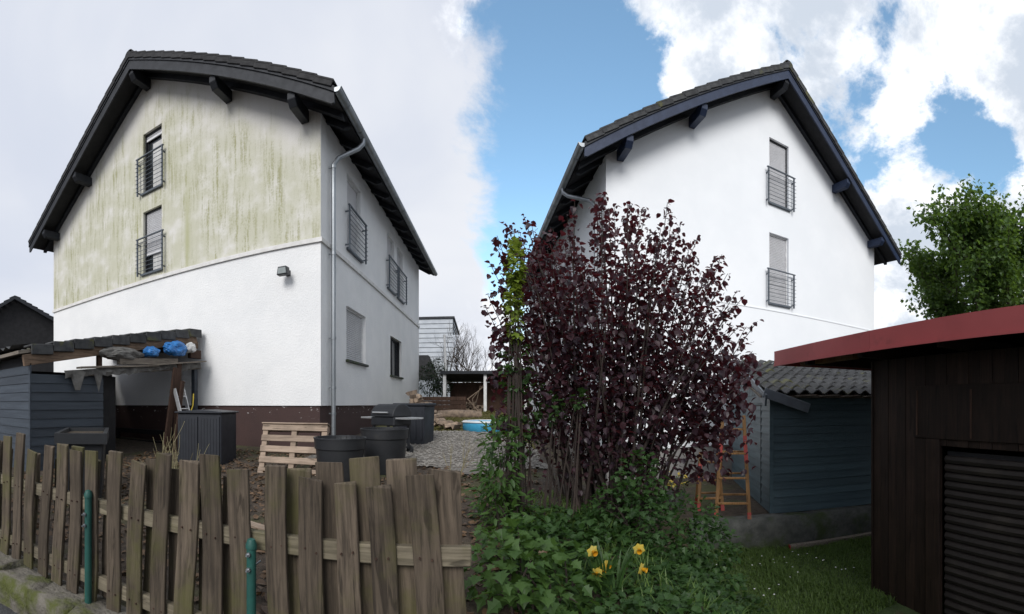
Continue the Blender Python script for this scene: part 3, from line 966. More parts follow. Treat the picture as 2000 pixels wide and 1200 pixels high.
# torn felt hanging from the lintel
tf = MB()
nn = 44
for k in range(nn + 1):
    y = lerp(0.62, SL - 0.12, k / nn)
    zt_ = lerp(1.99, 2.36, k / nn)
    drop = 0.10 + 0.07 * abs(noise.noise((k * 0.31, 0, 3))) + (0.26 if k in (3, 4) else 0) + (0.33 if k in (9,) else 0) + 0.05 * random.random()
    tf.v += [(0.11 + 0.02 * math.sin(k), y, zt_), (0.13 + 0.035 * math.sin(k * 1.7), y + 0.02, zt_ - drop * 0.5), (0.115 + 0.03 * math.cos(k * 1.3), y, zt_ - drop)]
for k in range(nn):
    for j in (0, 1):
        i = 3 * k + j
        tf.f.append((i, i + 3, i + 4, i + 1))
tf.build('felt_strip', M_felt, sh, fix=False, smooth=True)
# cladding boards: side that shows and the front
CL = 5.02 - SY0
mbs = MB(); mbs.prism([(-0.012, 0.0), (0.024, 0.0), (0.008, 0.158), (-0.012, 0.158)], 0.0, CL)
mes = mbs.mesh('board')
for k in range(12):
    zb = 0.0 + 0.16 * k
    link('board', mes, M_clad, sh, (0, 0, zb))
mbf = MB(lambda a, b, c: (b, -a, c)); mbf.prism([(-0.012, 0.0), (0.024, 0.0), (0.008, 0.158), (-0.012, 0.158)], -SWD, -0.014)
mef = mbf.mesh('board')
for k in range(13):
    link('board', mef, M_clad, sh, (0, 0, 0.16 * k))
b = MB(); b.box(-0.03, 0.03, -0.03, -0.0, -0.2, 2.1); b.build('corner_trim', M_clad, sh)
b = MB(); b.box(-0.10, -0.013, CL - 0.09, CL - 0.002, -0.2, zr(CL) - 0.07); b.build('post', M_rust, sh)
b = MB(); b.box(-0.07, 0.03, SL - 0.24, SL - 0.12, -0.2, 2.25); b.build('post', M_clad, sh)
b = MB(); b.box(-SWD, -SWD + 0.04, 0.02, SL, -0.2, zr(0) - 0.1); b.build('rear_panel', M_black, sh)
b = MB(); b.box(-SWD + 0.05, -0.11, 0.03, 0.05, -0.2, zr(0) - 0.1); b.build('dark_inner_panel', M_black, sh)
b = MB(); b.box(-0.9, -0.3, CL + 0.02, CL + 0.55, -0.2, 1.95); b.build('dark_inner_panel', M_black, sh)  # black box added inside to darken the near part of the opening
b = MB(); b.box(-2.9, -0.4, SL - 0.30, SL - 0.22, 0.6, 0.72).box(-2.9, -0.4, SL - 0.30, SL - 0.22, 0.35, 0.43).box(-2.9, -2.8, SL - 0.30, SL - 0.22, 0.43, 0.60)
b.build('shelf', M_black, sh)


def crumple(name, c, r, seed, m, label, cat, sq=0.75):
    bm = bmesh.new()
    bmesh.ops.create_icosphere(bm, subdivisions=4, radius=1.0)
    for v in bm.verts:
        n = v.co.normalized()
        k = 1 + 0.30 * noise.noise(n * 1.7 + Vector((seed, 0, 0))) + 0.16 * abs(noise.noise(n * 5.0 + Vector((0, seed, 0)))) + 0.06 * noise.noise(n * 14 + Vector((0, 0, seed)))
        v.co = Vector((n.x * r[0], n.y * r[1], max(n.z, -sq) * r[2])) * k
    me = bpy.data.meshes.new(name); bm.to_mesh(me); bm.free()
    o = link(name, me, m, None, c)
    return tag(o, label, cat)


p = Vector((SX + 0.1, SY0 + 3.15, 0.12))
crumple('plastic_bag', (p.x + 0.02, p.y + 0.32, 2.72), (0.15, 0.33, 0.17), 4.2, M_blue, 'large crumpled bright blue plastic bag stuffed under the lean-to roof', 'bag')
crumple('plastic_bag', (p.x + 0.0, p.y - 0.38, 2.60), (0.12, 0.20, 0.11), 1.1, M_blue, 'smaller dark blue plastic bag beside the big bag under the lean-to roof', 'bag')
crumple('plastic_sheet', (p.x - 0.05, p.y - 1.15, 2.50), (0.14, 0.50, 0.14), 7.7, M_felt, 'grey crumpled plastic sheet on the planks under the lean-to roof', 'plastic sheet')
crumple('plastic_wrap', (p.x + 0.02, p.y + 0.83, 2.80), (0.10, 0.13, 0.13), 9.3, M_curtain, 'clear whitish plastic wrap next to the blue bag', 'plastic wrap')

# aluminium ladder leaning in the opening
ld = thing('ladder', 'silver aluminium ladder leaning beside the opening of the lean-to shed', 'ladder', (-6.25, 7.0, 0.42), R(100))
tp = Vector((0.0, 0.42, 1.42))
for x in (-0.17, 0.17):
    q = MB(); q.bar((x, 0, 0), (x, tp.y, tp.z), 0.025, 0.085, (0, -1, 0.3)); q.build('rail', M_alu, ld, bevel=0.004)
for k in range(5):
    t = 0.12 + 0.19 * k
    q = MB(); q.tube([(-0.156, tp.y * t, tp.z * t), (0.156, tp.y * t, tp.z * t)], 0.016, 8); q.build('rung', M_alu, ld)
hs = MB()
hs.tube([(-6.24 + 0.05 * math.sin(k * 0.5), 6.93 - 0.012 * k, 1.72 - 0.06 * k if k > 3 else 1.5 + 0.075 * k) for k in range(20)], 0.011, 6)
tag(hs.build('hose', M_yel), 'thin yellow hose hung over the aluminium ladder', 'hose')

# old timbers leaning in the corner of the lean-to
for i, (x, y, tx, ty, wv, hh) in enumerate(((-6.70, 6.55, 0.05, 0.28, 0.16, 1.85), (-6.58, 6.72, 0.03, 0.22, 0.10, 1.55), (-6.75, 6.90, 0.02, 0.12, 0.14, 1.95))):
    t = MB(); t.bar((0, 0, 0), (tx, ty, hh), wv, 0.045, (1, 0, 0))
    o = t.build('timber', M_rust, None, (x, y, hgt(x, y) - 0.02), bevel=0.006)
    tag(o, ['widest rust brown timber leaning in the lean-to opening', 'shortest rust brown timber leaning in the lean-to opening', 'rust brown timber leaning hard against the post of the lean-to'][i], 'timber')

# anthracite garden cabinet
p = at(405, 8.1)
cb = thing('garden_cabinet', 'tall anthracite plastic garden cabinet in front of the brown plinth', 'cabinet', (p.x, p.y, hgt(p.x, p.y) - 0.02), R(14))
b = MB(); b.box(-0.44, 0.44, -0.35, 0.35, 0, 0.92); b.build('body', M_box, cb, bevel=0.012)
for k in range(2):
    d = MB()
    x0 = -0.42 + 0.43 * k
    d.box(x0, x0 + 0.40, -0.372, -0.351, 0.05, 0.86)
    for j in range(6): d.box(x0 + 0.03 + 0.06 * j, x0 + 0.05 + 0.06 * j, -0.379, -0.373, 0.08, 0.83)
    d.build('door', M_box, cb)
b = MB(); b.prism([(-0.48, 0.921), (0.48, 0.921), (0.48, 0.95), (0, 0.985), (-0.48, 0.95)], -0.40, 0.38); b.build('lid', M_box, cb, bevel=0.008)

# long black planter
p = at(165, 5.9)
pl = thing('planter_trough', 'long black plastic planter trough behind the picket fence', 'planter', (p.x, p.y, hgt(p.x, p.y) - 0.02), R(-38))


def taper_box(x0, x1, y0, y1, z0, z1, f):
    m = MB(); cx, cy = (x0 + x1) / 2, (y0 + y1) / 2
    lo = [(cx + (x - cx) * f, cy + (y - cy) * f, z0) for x, y in ((x0, y0), (x1, y0), (x1, y1), (x0, y1))]
    hi = [(x, y, z1) for x, y in ((x0, y0), (x1, y0), (x1, y1), (x0, y1))]
    return m.add(lo + hi, [(0, 3, 2, 1), (4, 5, 6, 7), (0, 1, 5, 4), (1, 2, 6, 5), (2, 3, 7, 6), (3, 0, 4, 7)])


taper_box(-0.62, 0.62, -0.28, 0.28, 0, 0.82, 0.86).build('tub', M_plastic, pl, bevel=0.02)
b = MB()
for (x0, x1, y0, y1) in ((-0.66, 0.66, -0.32, -0.27), (-0.66, 0.66, 0.27, 0.32), (-0.66, -0.61, -0.27, 0.27), (0.61, 0.66, -0.27, 0.27)):
    b.box(x0, x1, y0, y1, 0.77, 0.90)
b.build('rim', M_plastic, pl)
b = MB(); b.box(-0.60, 0.60, -0.26, 0.26, 0.822, 0.85); b.build('soil', M_soil, pl)


# ------------------------------------------------------------------ picket fence
def fz(t):
    """foot of the fence above zero: rises to the right"""
    return lerp(0.22, 0.20, sst(t, 2.0, FLEN))


fe = thing('picket_fence', 'weathered crooked wooden picket fence with slats on both sides of its rails', 'fence', (FA.x, FA.y, 0), FRZ)
# local x along the fence, -y to the road
SLW = 0.116
slat_me = []
for k in range(6):
    rs = random.Random(40 + k)
    mb = MB()
    n = 4
    w0 = SLW * rs.uniform(0.92, 1.1)
    H = 1.0
    for j in range(n + 1):
        z = H * j / n
        bow = 0.006 * math.sin(j * 1.3 + k)
        wj = w0 * (1 - 0.04 * rs.random())
        dz = 0.0
        for (x, y) in ((-wj / 2, -0.011), (wj / 2, -0.011), (wj / 2, 0.011), (-wj / 2, 0.011)):
            e = rs.uniform(-0.008, 0.008) + (0.012 * (1 if x > 0 else -1) * rs.uniform(-1, 1)) if j == n else 0
            mb.v.append((x + bow, y + bow * 0.8, z + e))
    for j in range(n):
        for q in range(4):
            a, b_ = 4 * j + q, 4 * j + (q + 1) % 4
            mb.f.append((a, b_, b_ + 4, a + 4))
    mb.f += [(3, 2, 1, 0), (4 * n, 4 * n + 1, 4 * n + 2, 4 * n + 3)]
    slat_me.append(mb.mesh('slat', bevel=0.0035))
STEP = 0.180
i = 0
t = 0.1
nails = MB()
while t < FLEN - 0.02:
    q = on_fence(t)
    px = 1000 + S * math.atan2(q.x, q.y)
    right = sst(px, 420, 640)
    lean = R(lerp(3.5, -4.5, sst(px, 60, 920))) + R(random.uniform(-1.4, 1.4))
    # front slat; on the right every front slat stops lower
    zs = random.uniform(0.955, 1.02) - 0.045 * right
    if px < 420 and i % 3 == 2: zs -= 0.06
    o = link('slat', slat_me[i % 6], M_fence, fe, (t + random.uniform(-0.012, 0.012), -0.036, 0.03 + fz(t)), (random.uniform(-0.015, 0.015), lean, random.uniform(-0.03, 0.03)))
    o.scale = (random.uniform(0.93, 1.08), 1, zs)
    for zc in (0.64, 0.16):
        for dx in (-0.025, 0.028):
            nz_ = zc + fz(t) + random.uniform(-0.012, 0.012)
            nx_ = o.location.x + math.sin(lean) * (nz_ - fz(t)) + dx
            nails.tube([(nx_, -0.030, nz_), (nx_, -0.0545, nz_)], 0.0045, 6)
    # back slat
    if i % 5 != 4 or right > 0.5:
        tb = t + STEP * 0.5 + random.uniform(-0.015, 0.015)
        zs = random.uniform(0.90, 0.97) + 0.05 * right
        if right < 0.5 and i % 2: zs -= 0.07
        o = link('slat', slat_me[(i + 3) % 6], M_fence, fe, (tb, 0.036, 0.05 + fz(tb)), (random.uniform(-0.015, 0.015), lean * 0.8, random.uniform(-0.03, 0.03)))
        o.scale = (random.uniform(0.98, 1.12) + 0.12 * right, 1, zs)
    t += STEP
    i += 1
nails.build('nail_heads', M_rust, fe)['kind'] = 'stuff'
seg = [0, 1.6, 3.0, 4.35, FLEN - 0.02]
for a, b_ in zip(seg, seg[1:]):
    for zc, hh in ((0.64, 0.085), (0.16, 0.085)):
        mb = MB(); mb.box(0, b_ - a - 0.004, -0.0235, 0.0235, -hh / 2, hh / 2)
        o = mb.build('rail', M_rail_wood, fe, (a + 0.002, 0, zc + fz(a)), (0, -math.atan2(fz(b_) - fz(a), b_ - a), 0), bevel=0.005)
for px, top in ((190, 0.72), (505, 0.64)):
    # green steel post in front of the slats
    for k in range(4000):
        t = FLEN * k / 4000
        q = on_fence(t)
        if 1000 + S * math.atan2(q.x, q.y) >= px: break
    mb = MB(); mb.tube([(t, -0.078, -0.15), (t, -0.078, top + fz(t))], 0.023, 12)
    po = mb.build('steel_post', M_green_post, fe)
    mb = MB(); mb.lathe([(0.001, 0.018), (0.018, 0.012), (0.027, -0.012), (0.027, -0.03)], (t, -0.078, top + fz(t) + 0.012), 12); mb.build('post_cap', M_green_post, po)
    for zc in (0.53, 0.60):
        mb = MB(); mb.tube([(t, -0.13, zc + fz(t)), (t, 0.02, zc + fz(t))], 0.005, 6)
        mb.tube([(t, -0.115, zc + fz(t)), (t, -0.105, zc + fz(t))], 0.011, 6); mb.build('bolt', M_zinc, po)
# kerb stones under the fence
kb = thing('stone_kerb', 'mossy rough stone kerb along the foot of the picket fence', 'kerb', (FA.x, FA.y, 0), FRZ)
t = -0.5
k = 0
while t < FLEN:
    ln_ = random.uniform(0.35, 0.6)
    bm = bmesh.new()
    bmesh.ops.create_cube(bm, size=1.0)
    bmesh.ops.subdivide_edges(bm, edges=bm.edges[:], cuts=3, use_grid_fill=True)
    for v in bm.verts:
        v.co = Vector((v.co.x * ln_, v.co.y * 0.30, v.co.z * 0.34))
        v.co += Vector((noise.noise(v.co * 7 + Vector((k, 0, 0))), noise.noise(v.co * 7 + Vector((0, k, 5))), noise.noise(v.co * 6 + Vector((9, 0, k))))) * 0.035
    me = bpy.data.meshes.new('kerb_stone'); bm.to_mesh(me); bm.free()
    me.polygons.foreach_set('use_smooth', [True] * len(me.polygons))
    link('kerb_stone', me, M_kerb, kb, (t + ln_ / 2, -0.10, 0.075 + random.uniform(-0.02, 0.015)), (0, 0, random.uniform(-0.05, 0.05)))
    t += ln_ + 0.012
    k += 1

# ------------------------------------------------------------------ things in the left yard
# pallet leaning upright
p = at(565, 6.7)
pa = thing('wooden_pallet', 'pale wooden pallet leaning on edge beside the black tubs', 'pallet', (p.x, p.y, hgt(p.x, p.y) - 0.01), R(8))
lean = R(-16)
rotm = Matrix.Rotation(lean, 3, 'X')
def pal(name, x0, x1, y0, y1, z0, z1):
    mb = MB(lambda a, b, c: rotm @ Vector((a, b, c))); mb.box(x0, x1, y0, y1, z0, z1)
    mb.build(name, M_pallet, pa, bevel=0.005)
for k, x in enumerate((-0.50, 0.0, 0.50)):
    pal('stringer', x - 0.045, x + 0.045, 0.024, 0.115, 0.0, 0.80)
for z in (0.0, 0.175, 0.35, 0.525, 0.70):
    pal('deck_board', -0.55, 0.55, 0.001, 0.022, z, z + 0.10)
for z in (0.0, 0.35, 0.70):
    pal('bottom_board', -0.55, 0.55, 0.117, 0.137, z, z + 0.10)
pal('top_board', -0.56, 0.56, -0.03, 0.15, 0.803, 0.825)
# loose bricks and planks on the soil behind the fence
for i, (px, d, ln_, rz) in enumerate(((530, 3.9, 0.9, 20), (470, 4.4, 1.1, -15), (600, 4.6, 0.8, 50))):
    q = at(px, d)
    mb = MB(); mb.box(-ln_ / 2, ln_ / 2, -0.05, 0.05, 0, 0.03)
    o = mb.build('plank', M_pallet, None, (q.x, q.y, hgt(q.x, q.y) + 0.015), (0, 0, R(rz)), bevel=0.004)
    tag(o, ['pale plank on the soil behind the second green fence post', 'longest loose pale plank on the soil, nearest the grey cabinet', 'short pale plank on the soil in front of the leaning pallet'][i], 'plank', 'loose planks behind the fence')


def tub(px, d, r, h, label):
    q = at(px, d)
    t = thing('mortar_tub', label, 'tub', (q.x, q.y, hgt(q.x, q.y) - 0.02))
    b = MB()
    b.lathe([(0.001, 0.03), (r * 0.80, 0.0), (r * 0.82, 0.02), (r * 0.93, h - 0.16), (r * 0.98, h - 0.15), (r, h - 0.02), (r * 1.02, h - 0.02), (r * 1.02, h), (r * 0.965, h), (r * 0.95, h - 0.14), (r * 0.90, h - 0.16), (r * 0.79, 0.06), (0.001, 0.06)], n=48)
    b.build('shell', M_plastic, t)
    for k in range(26):
        a = k * 2 * math.pi / 26
        m = MB(); c, s = math.cos(a), math.sin(a)
        m.bar((r * 0.955 * c, r * 0.955 * s, h - 0.125), (r * 0.962 * c, r * 0.962 * s, h - 0.015), 0.012, 0.016, (c, s, 0))
        m.build('rib', M_plastic, t)
    w_ = MB(); w_.lathe([(0.001, h - 0.2), (r * 0.885, h - 0.2)], n=40); w_.build('content', M_soil, t)
    return t


tub(664, 6.0, 0.36, 0.66, 'round black ribbed plastic tub beside the leaning pallet')
tub(751, 6.75, 0.37, 0.68, 'round black ribbed plastic tub standing next to the barbecue')

# barbecue
p = at(764, 8.35)
bq = thing('barbecue', 'black gas barbecue with closed lid and side shelf beside the house wall', 'barbecue', (p.x, p.y, hgt(p.x, p.y)), R(-28))
b = MB()
prof = [(R(a)) for a in range(0, 181, 15)]
b.prism([(0.27 * math.cos(a), 0.72 + 0.24 * math.sin(a)) for a in prof], -0.30, 0.30)
b.v = [(y, x, z) for x, y, z in b.v]
b.build('lid', M_frame_d, bq, bevel=0.01)
b = MB(); b.box(-0.31, 0.31, -0.25, 0.25, 0.55, 0.715); b.build('firebox', M_frame_d, bq, bevel=0.02)
b = MB(); b.tube([(-0.2, -0.30, 0.80), (0.2, -0.30, 0.80)], 0.014, 8); b.build('handle', M_alu, bq)
b = MB(); b.box(0.32, 0.62, -0.22, 0.22, 0.68, 0.71); b.build('side_shelf', M_alu, bq)
b = MB(); b.box(-0.62, -0.32, -0.22, 0.22, 0.68, 0.71); b.build('side_shelf', M_alu, bq)
for x in (-0.27, 0.27):
    for y in (-0.2, 0.2):
        b = MB(); b.box(x - 0.02, x + 0.02, y - 0.02, y + 0.02, 0.0 if x < 0 else 0.1, 0.55); b.build('leg', M_frame_d, bq)
b = MB(); b.box(-0.28, 0.28, -0.2, 0.2, 0.12, 0.15); b.build('lower_shelf', M_frame_d, bq)
for y in (-0.24, 0.24):
    b = MB(lambda a, bb_, c, y=y: (0.27 + a, y + c, 0.09 + bb_)); b.lathe([(0.001, -0.015), (0.08, -0.015), (0.085, 0), (0.08, 0.015), (0.001, 0.015)], n=18); b.build('wheel', M_plastic, bq)
# storage box
p = at(810, 9.5)
sb = thing('storage_box', 'dark grey plastic storage box standing behind the barbecue', 'storage box', (p.x, p.y, hgt(p.x, p.y)), R(-12))
taper_box(-0.36, 0.36, -0.28, 0.28, 0, 0.82, 0.93).build('body', M_box, sb, bevel=0.015)
b = MB(); b.box(-0.39, 0.39, -0.31, 0.31, 0.822, 0.88); b.build('lid', M_box, sb, bevel=0.015)
for k in range(5):
    b = MB(); b.box(-0.30 + 0.14 * k, -0.26 + 0.14 * k, -0.293, -0.272, 0.12, 0.72); b.build('rib', M_box, sb)

# firewood
p = at(838, 12.6)
fw = thing('firewood_stack', 'toppled stack of split firewood at the far corner of the streaked house', 'firewood', (p.x, p.y, hgt(p.x, p.y)), R(-20))
lm = []
for k in range(4):
    b = MB(); n = (3, 4, 5, 6)[k]
    poly = [(0.085 * math.cos(a * 2 * math.pi / n + k) * random.uniform(0.8, 1.15), 0.075 * math.sin(a * 2 * math.pi / n + k)) for a in range(n)]
    b.prism(poly, -0.19, 0.19)
    lm.append(b.mesh('log', bevel=0.004))
for row in range(9):
    for k in range(max(1, 7 - row // 2 - row // 3)):
        link('log', lm[(row * 3 + k) % 4], M_log, fw, (-0.55 + 0.155 * k + 0.04 * (row % 2) + random.uniform(-0.02, 0.02), random.uniform(-0.07, 0.07), 0.07 + 0.115 * row),
             (random.uniform(-0.2, 0.2), random.uniform(0, 6), random.uniform(-0.45, 0.45)))
for k in range(16):
    a = random.uniform(0, 6.28); r = random.uniform(0.45, 0.9)
    x, y = r * math.cos(a) + 0.25, r * math.sin(a) - 0.3
    link('log', lm[k % 4], M_log, fw, (x, y, 0.06 + 0.25 * max(0, 0.75 - r)), (random.uniform(-0.3, 0.3), random.uniform(0, 6), random.uniform(0, 3)))

# paddling pool
p = at(952, 11.6)
po = thing('paddling_pool', 'small round blue paddling pool on the winter lawn', 'pool', (p.x, p.y, hgt(p.x, p.y)))
b = MB(); b.lathe([(0.001, 0.02), (0.62, 0.0), (0.66, 0.08), (0.66, 0.22), (0.63, 0.26), (0.58, 0.24), (0.58, 0.05), (0.001, 0.05)], n=40); b.build('wall', M_pool, po)
b = MB(); b.lathe([(0.60, 0.24), (0.645, 0.275), (0.69, 0.24), (0.645, 0.205), (0.60, 0.24)], n=40); b.build('rim', M_frame_w, po)
# fallen log
p = at(898, 15.0)
lg = MB(); lg.tube([(-0.75, 0, 0.14), (-0.2, 0.03, 0.16), (0.4, -0.03, 0.15), (0.75, 0, 0.13)], [0.15, 0.17, 0.16, 0.13], 12)
tag(lg.build('fallen_log', M_log, None, (p.x, p.y, hgt(p.x, p.y) - 0.02), (0, 0, R(6))), 'thick fallen log lying on the winter lawn before the wood store', 'log')
# sleeper wall
p = at(856, 17.2)
sw = thing('sleeper_wall', 'low wall of stacked dark timber sleepers below the evergreen hedge', 'wall', (p.x, p.y, hgt(p.x, p.y)), R(3))
for k in range(4):
    b = MB(); b.box(-1.3, 1.1, -0.1, 0.1, 0.16 * k, 0.16 * k + 0.152); b.build('sleeper', M_rust, sw, (0, 0.012 * (k % 2), 0), bevel=0.008)
# wood store
p = at(915, 18.2)
ws = thing('wood_store', 'open wood store with flat dark roof and pale posts in the garden', 'wood store', (p.x, p.y, hgt(p.x, p.y)), R(-4))
b = MB(); b.add([(-1.1, -0.5, 1.58), (2.6, -0.5, 1.55), (2.6, 1.4, 1.30), (-1.1, 1.4, 1.33), (-1.1, -0.5, 1.70), (2.6, -0.5, 1.67), (2.6, 1.4, 1.42), (-1.1, 1.4, 1.45)],
               [(0, 3, 2, 1), (4, 5, 6, 7), (0, 1, 5, 4), (1, 2, 6, 5), (2, 3, 7, 6), (3, 0, 4, 7)]); b.build('roof', M_dark, ws)
for x in (-0.95, 0.75, 2.4):
    b = MB(); b.box(x - 0.06, x + 0.06, -0.36, -0.24, 0, 1.56); b.build('post', M_frame_w, ws)
b = MB(); b.box(-1.05, 2.5, 1.2, 1.26, 0, 1.3); b.build('back_panel', M_rust, ws)
for k in range(22):
    link('log', lm[k % 4], M_log, ws, (-0.7 + 0.17 * (k % 8) + random.uniform(-0.03, 0.03), 0.6, 0.08 + 0.14 * (k // 8)), (R(0), random.uniform(0, 6), random.uniform(-0.2, 0.2)))
for k in range(3):
    b = MB(); b.tube([(0.1 + 0.15 * k, 0.3, 0), (0.35 - 0.2 * k, 0.1, 0.55), (0.5 + 0.1 * k, 0.0, 1.1)], [0.03, 0.025, 0.012], 6); b.build('branch', M_log, ws)
# metal flue
p = at(873, 20.5)
b = MB(); b.tube([(0, 0, 0), (-0.12, 0, 3.6)], 0.06, 10)
tag(b.build('metal_pole', M_frame_w, None, (p.x, p.y, hgt(p.x, p.y))), 'slanting pale metal pole beside the evergreen hedge', 'pole')

# ------------------------------------------------------------------ right garden: retaining wall, dark shed, brown shed
WD = (WALL_B - WALL_A).normalized()
WRZ = math.atan2(WD.y, WD.x)
rw = thing('retaining_wall', 'low mossy concrete retaining wall under the petrol blue shed', 'wall', (WALL_A.x, WALL_A.y, -0.82), WRZ)
wl = (WALL_B - WALL_A).length
bm = bmesh.new()
bmesh.ops.create_grid(bm, x_segments=90, y_segments=10, size=0.5)
for v in bm.verts:
    x = (v.co.x + 0.5) * wl
    s = (v.co.y + 0.5)
    # profile: front face up, across the top, down the back
    if s < 0.5: y, z = -0.16, -0.2 + s / 0.5 * 0.68
    elif s < 0.85: y, z = lerp(-0.13, 0.16, (s - 0.5) / 0.35), 0.495
    else: y, z = 0.18, 0.25
    d = noise.noise((x * 3, z * 4, s)) * 0.02 + noise.noise((x * 9, z * 9, 2)) * 0.008
    v.co = Vector((x, y - d, z + d))
me = bpy.data.meshes.new('wall_body'); bm.to_mesh(me); bm.free()
me.polygons.foreach_set('use_smooth', [True] * len(me.polygons))
link('wall_body', me, M_concrete, rw)

# petrol blue shed: local x along the wall, y back
c0 = Vector((4.09, 5.99)) + Vector((-WD.y, WD.x)) * 0.10
ds = thing('garden_shed', 'petrol blue boarded garden shed with old pantile roof in front of the fresh white house', 'shed', (c0.x, c0.y, -0.36), WRZ)
DW, DD, DH = 4.2, 3.55, 2.0
zroof = lambda y: lerp(DH + 0.02, DH + 0.86, y / DD)
mb = MB(lambda a, b, c: (b, -a, c)); mb.prism([(-0.012, 0.0), (0.022, 0.0), (0.006, 0.131), (-0.012, 0.131)], 0.0, DW)
me = mb.mesh('board')
for k in range(14):
    link('board', me, M_clad2, ds, (0, 0, 0.02 + 0.133 * k), (0, random.uniform(-0.0015, 0.0015), 0))
mb = MB(lambda a, b, c: (-a, b, c)); mb.prism([(-0.012, 0.0), (0.022, 0.0), (0.006, 0.131), (-0.012, 0.131)], 0.03, DD)
me = mb.mesh('board')
for k in range(15):
    link('board', me, M_clad2, ds, (0, 0, 0.02 + 0.133 * k))
mb = MB(); mb.box(-0.035, 0.03, -0.04, 0.02, 0.0, DH + 0.02); mb.build('corner_trim', M_clad2, ds)
mb = MB(); mb.box(0.02, DW, 0.02, 0.06, 0.0, DH); mb.build('front_panel', M_black, ds)
mb = MB(); mb.add([(0.016, 0.03, 0), (0.016, DD, 0), (0.016, DD, zroof(DD)), (0.016, 0.03, zroof(0.03)), (0.05, 0.03, 0), (0.05, DD, 0), (0.05, DD, zroof(DD)), (0.05, 0.03, zroof(0.03))],
                  [(0, 1, 2, 3), (7, 6, 5, 4), (0, 4, 5, 1), (1, 5, 6, 2), (2, 6, 7, 3), (3, 7, 4, 0)]); mb.build('side_panel', M_clad2, ds)
mb = MB(); mb.box(DW - 0.05, DW, 0.06, DD, 0, DH); mb.build('side_panel', M_clad2, ds)
# upright boards in the gable triangle of the side
for k in range(16):
    y0 = 0.2 + 0.2 * k
    if y0 + 0.18 > DD: break
    mb = MB(); mb.add([(-0.006, y0, 2.03), (-0.006, y0 + 0.18, 2.03), (-0.006, y0 + 0.18, zroof(y0 + 0.18) - 0.02), (-0.006, y0, zroof(y0) - 0.02),
                       (0.012, y0, 2.03), (0.012, y0 + 0.18, 2.03), (0.012, y0 + 0.18, zroof(y0 + 0.18) - 0.02), (0.012, y0, zroof(y0) - 0.02)],
                      [(0, 1, 2, 3), (7, 6, 5, 4), (0, 4, 5, 1), (1, 5, 6, 2), (2, 6, 7, 3), (3, 7, 4, 0)])
    mb.build('upright_board', M_clad2, ds)
mb = MB(); mb.box(-0.022, -0.014, 0.62, 0.645, 0.05, 1.85); mb.box(-0.022, -0.014, 0.645, 1.45, 1.83, 1.85); do_ = mb.build('door_joint', M_black, ds)
# roof boards and loose battens below the tiles
mb = MB(); mb.add([(-0.25, -0.22, zroof(-0.22)), (DW + 0.1, -0.22, zroof(-0.22)), (DW + 0.1, DD, zroof(DD)), (-0.25, DD, zroof(DD)),
                   (-0.25, -0.22, zroof(-0.22) + 0.03), (DW + 0.1, -0.22, zroof(-0.22) + 0.03), (DW + 0.1, DD, zroof(DD) + 0.03), (-0.25, DD, zroof(DD) + 0.03)],
                  [(0, 3, 2, 1), (4, 5, 6, 7), (0, 1, 5, 4), (1, 2, 6, 5), (2, 3, 7, 6), (3, 0, 4, 7)]); mb.build('roof_deck', M_plank, ds)
mb = MB(); mb.box(0.0, DW + 0.05, -0.055, -0.02, DH - 0.14, DH - 0.02); mb.build('eaves_board', M_clad2, ds)
for k in range(9):
    x0 = 0.35 + 0.42 * k
    mb = MB(); mb.bar((x0, -0.30, zroof(-0.3) + 0.05), (x0 + 0.38, -0.20, zroof(-0.2) + 0.045), 0.12, 0.022)
    mb.build('batten', M_plank, ds)
# tile courses (each a waved strip) with clear steps
nc = 9
cl = (DD + 0.28) / nc
npn = 20
mb = MB()
wdt = DW + 0.3
for k in range(npn * 6 + 1):
    x = -0.16 + wdt * k / (npn * 6)
    ph = (k % 6) / 6 * 2 * math.pi
    zq = 0.034 * math.cos(ph)
    mb.v += [(x, 0, zq), (x, 0, zq + 0.022), (x, cl + 0.04, zq + 0.022)]
for k in range(npn * 6):
    i = 3 * k
    mb.f += [(i, i + 3, i + 4, i + 1), (i + 1, i + 4, i + 5, i + 2)]
me = mb.mesh('tile_course', fix=False, smooth=True)
th2 = math.atan(0.84 / DD)
for k in range(nc):
    y = -0.28 + cl * k
    link('tile_course', me, M_tile_m, ds, (random.uniform(-0.01, 0.01), y, zroof(y) + 0.10), (th2 - 0.075, 0, 0))
# flashing along the left edge, loose at its lower end
mb = MB(); mb.bar((-0.20, -0.42, zroof(-0.42) + 0.0), (-0.20, 1.0, zroof(1.0) + 0.10), 0.035, 0.19); mb.build('flashing', M_rail, ds, bevel=0.004)
mb = MB(); mb.bar((-0.20, 1.0, zroof(1.0) + 0.10), (-0.20, DD - 0.05, zroof(DD) + 0.12), 0.035, 0.17); mb.build('flashing', M_rail, ds, bevel=0.004)
mb = MB(); mb.bar((-0.22, -0.36, zroof(-0.3) + 0.10), (0.55, -0.36, zroof(-0.3) - 0.16), 0.03, 0.16); mb.build('flashing', M_rail, ds, bevel=0.004)
mb = MB(); mb.bar((DW - 2.12, -0.03, DH - 0.16), (DW - 1.95, -0.05, 1.42), 0.03, 0.03); mb.build('stay', M_rail, ds)

# timber lying along the foot of the wall
ta, tb = Vector((4.12, 5.55)), Vector((6.3, 4.95))
mb = MB(); mb.box(0, (tb - ta).length, -0.045, 0.045, 0, 0.07)
tm = mb.build('timber', M_plank, None, (ta.x, ta.y, hgt(ta.x, ta.y) + 0.02), (0, 0, math.atan2((tb - ta).y, (tb - ta).x)), bevel=0.006)
tag(tm, 'long grey timber with a red end lying on the lawn along the retaining wall', 'timber')
mb = MB(); mb.box(-0.012, -0.001, -0.043, 0.043, 0.002, 0.068); mb.build('painted_end', M_lred, tm)

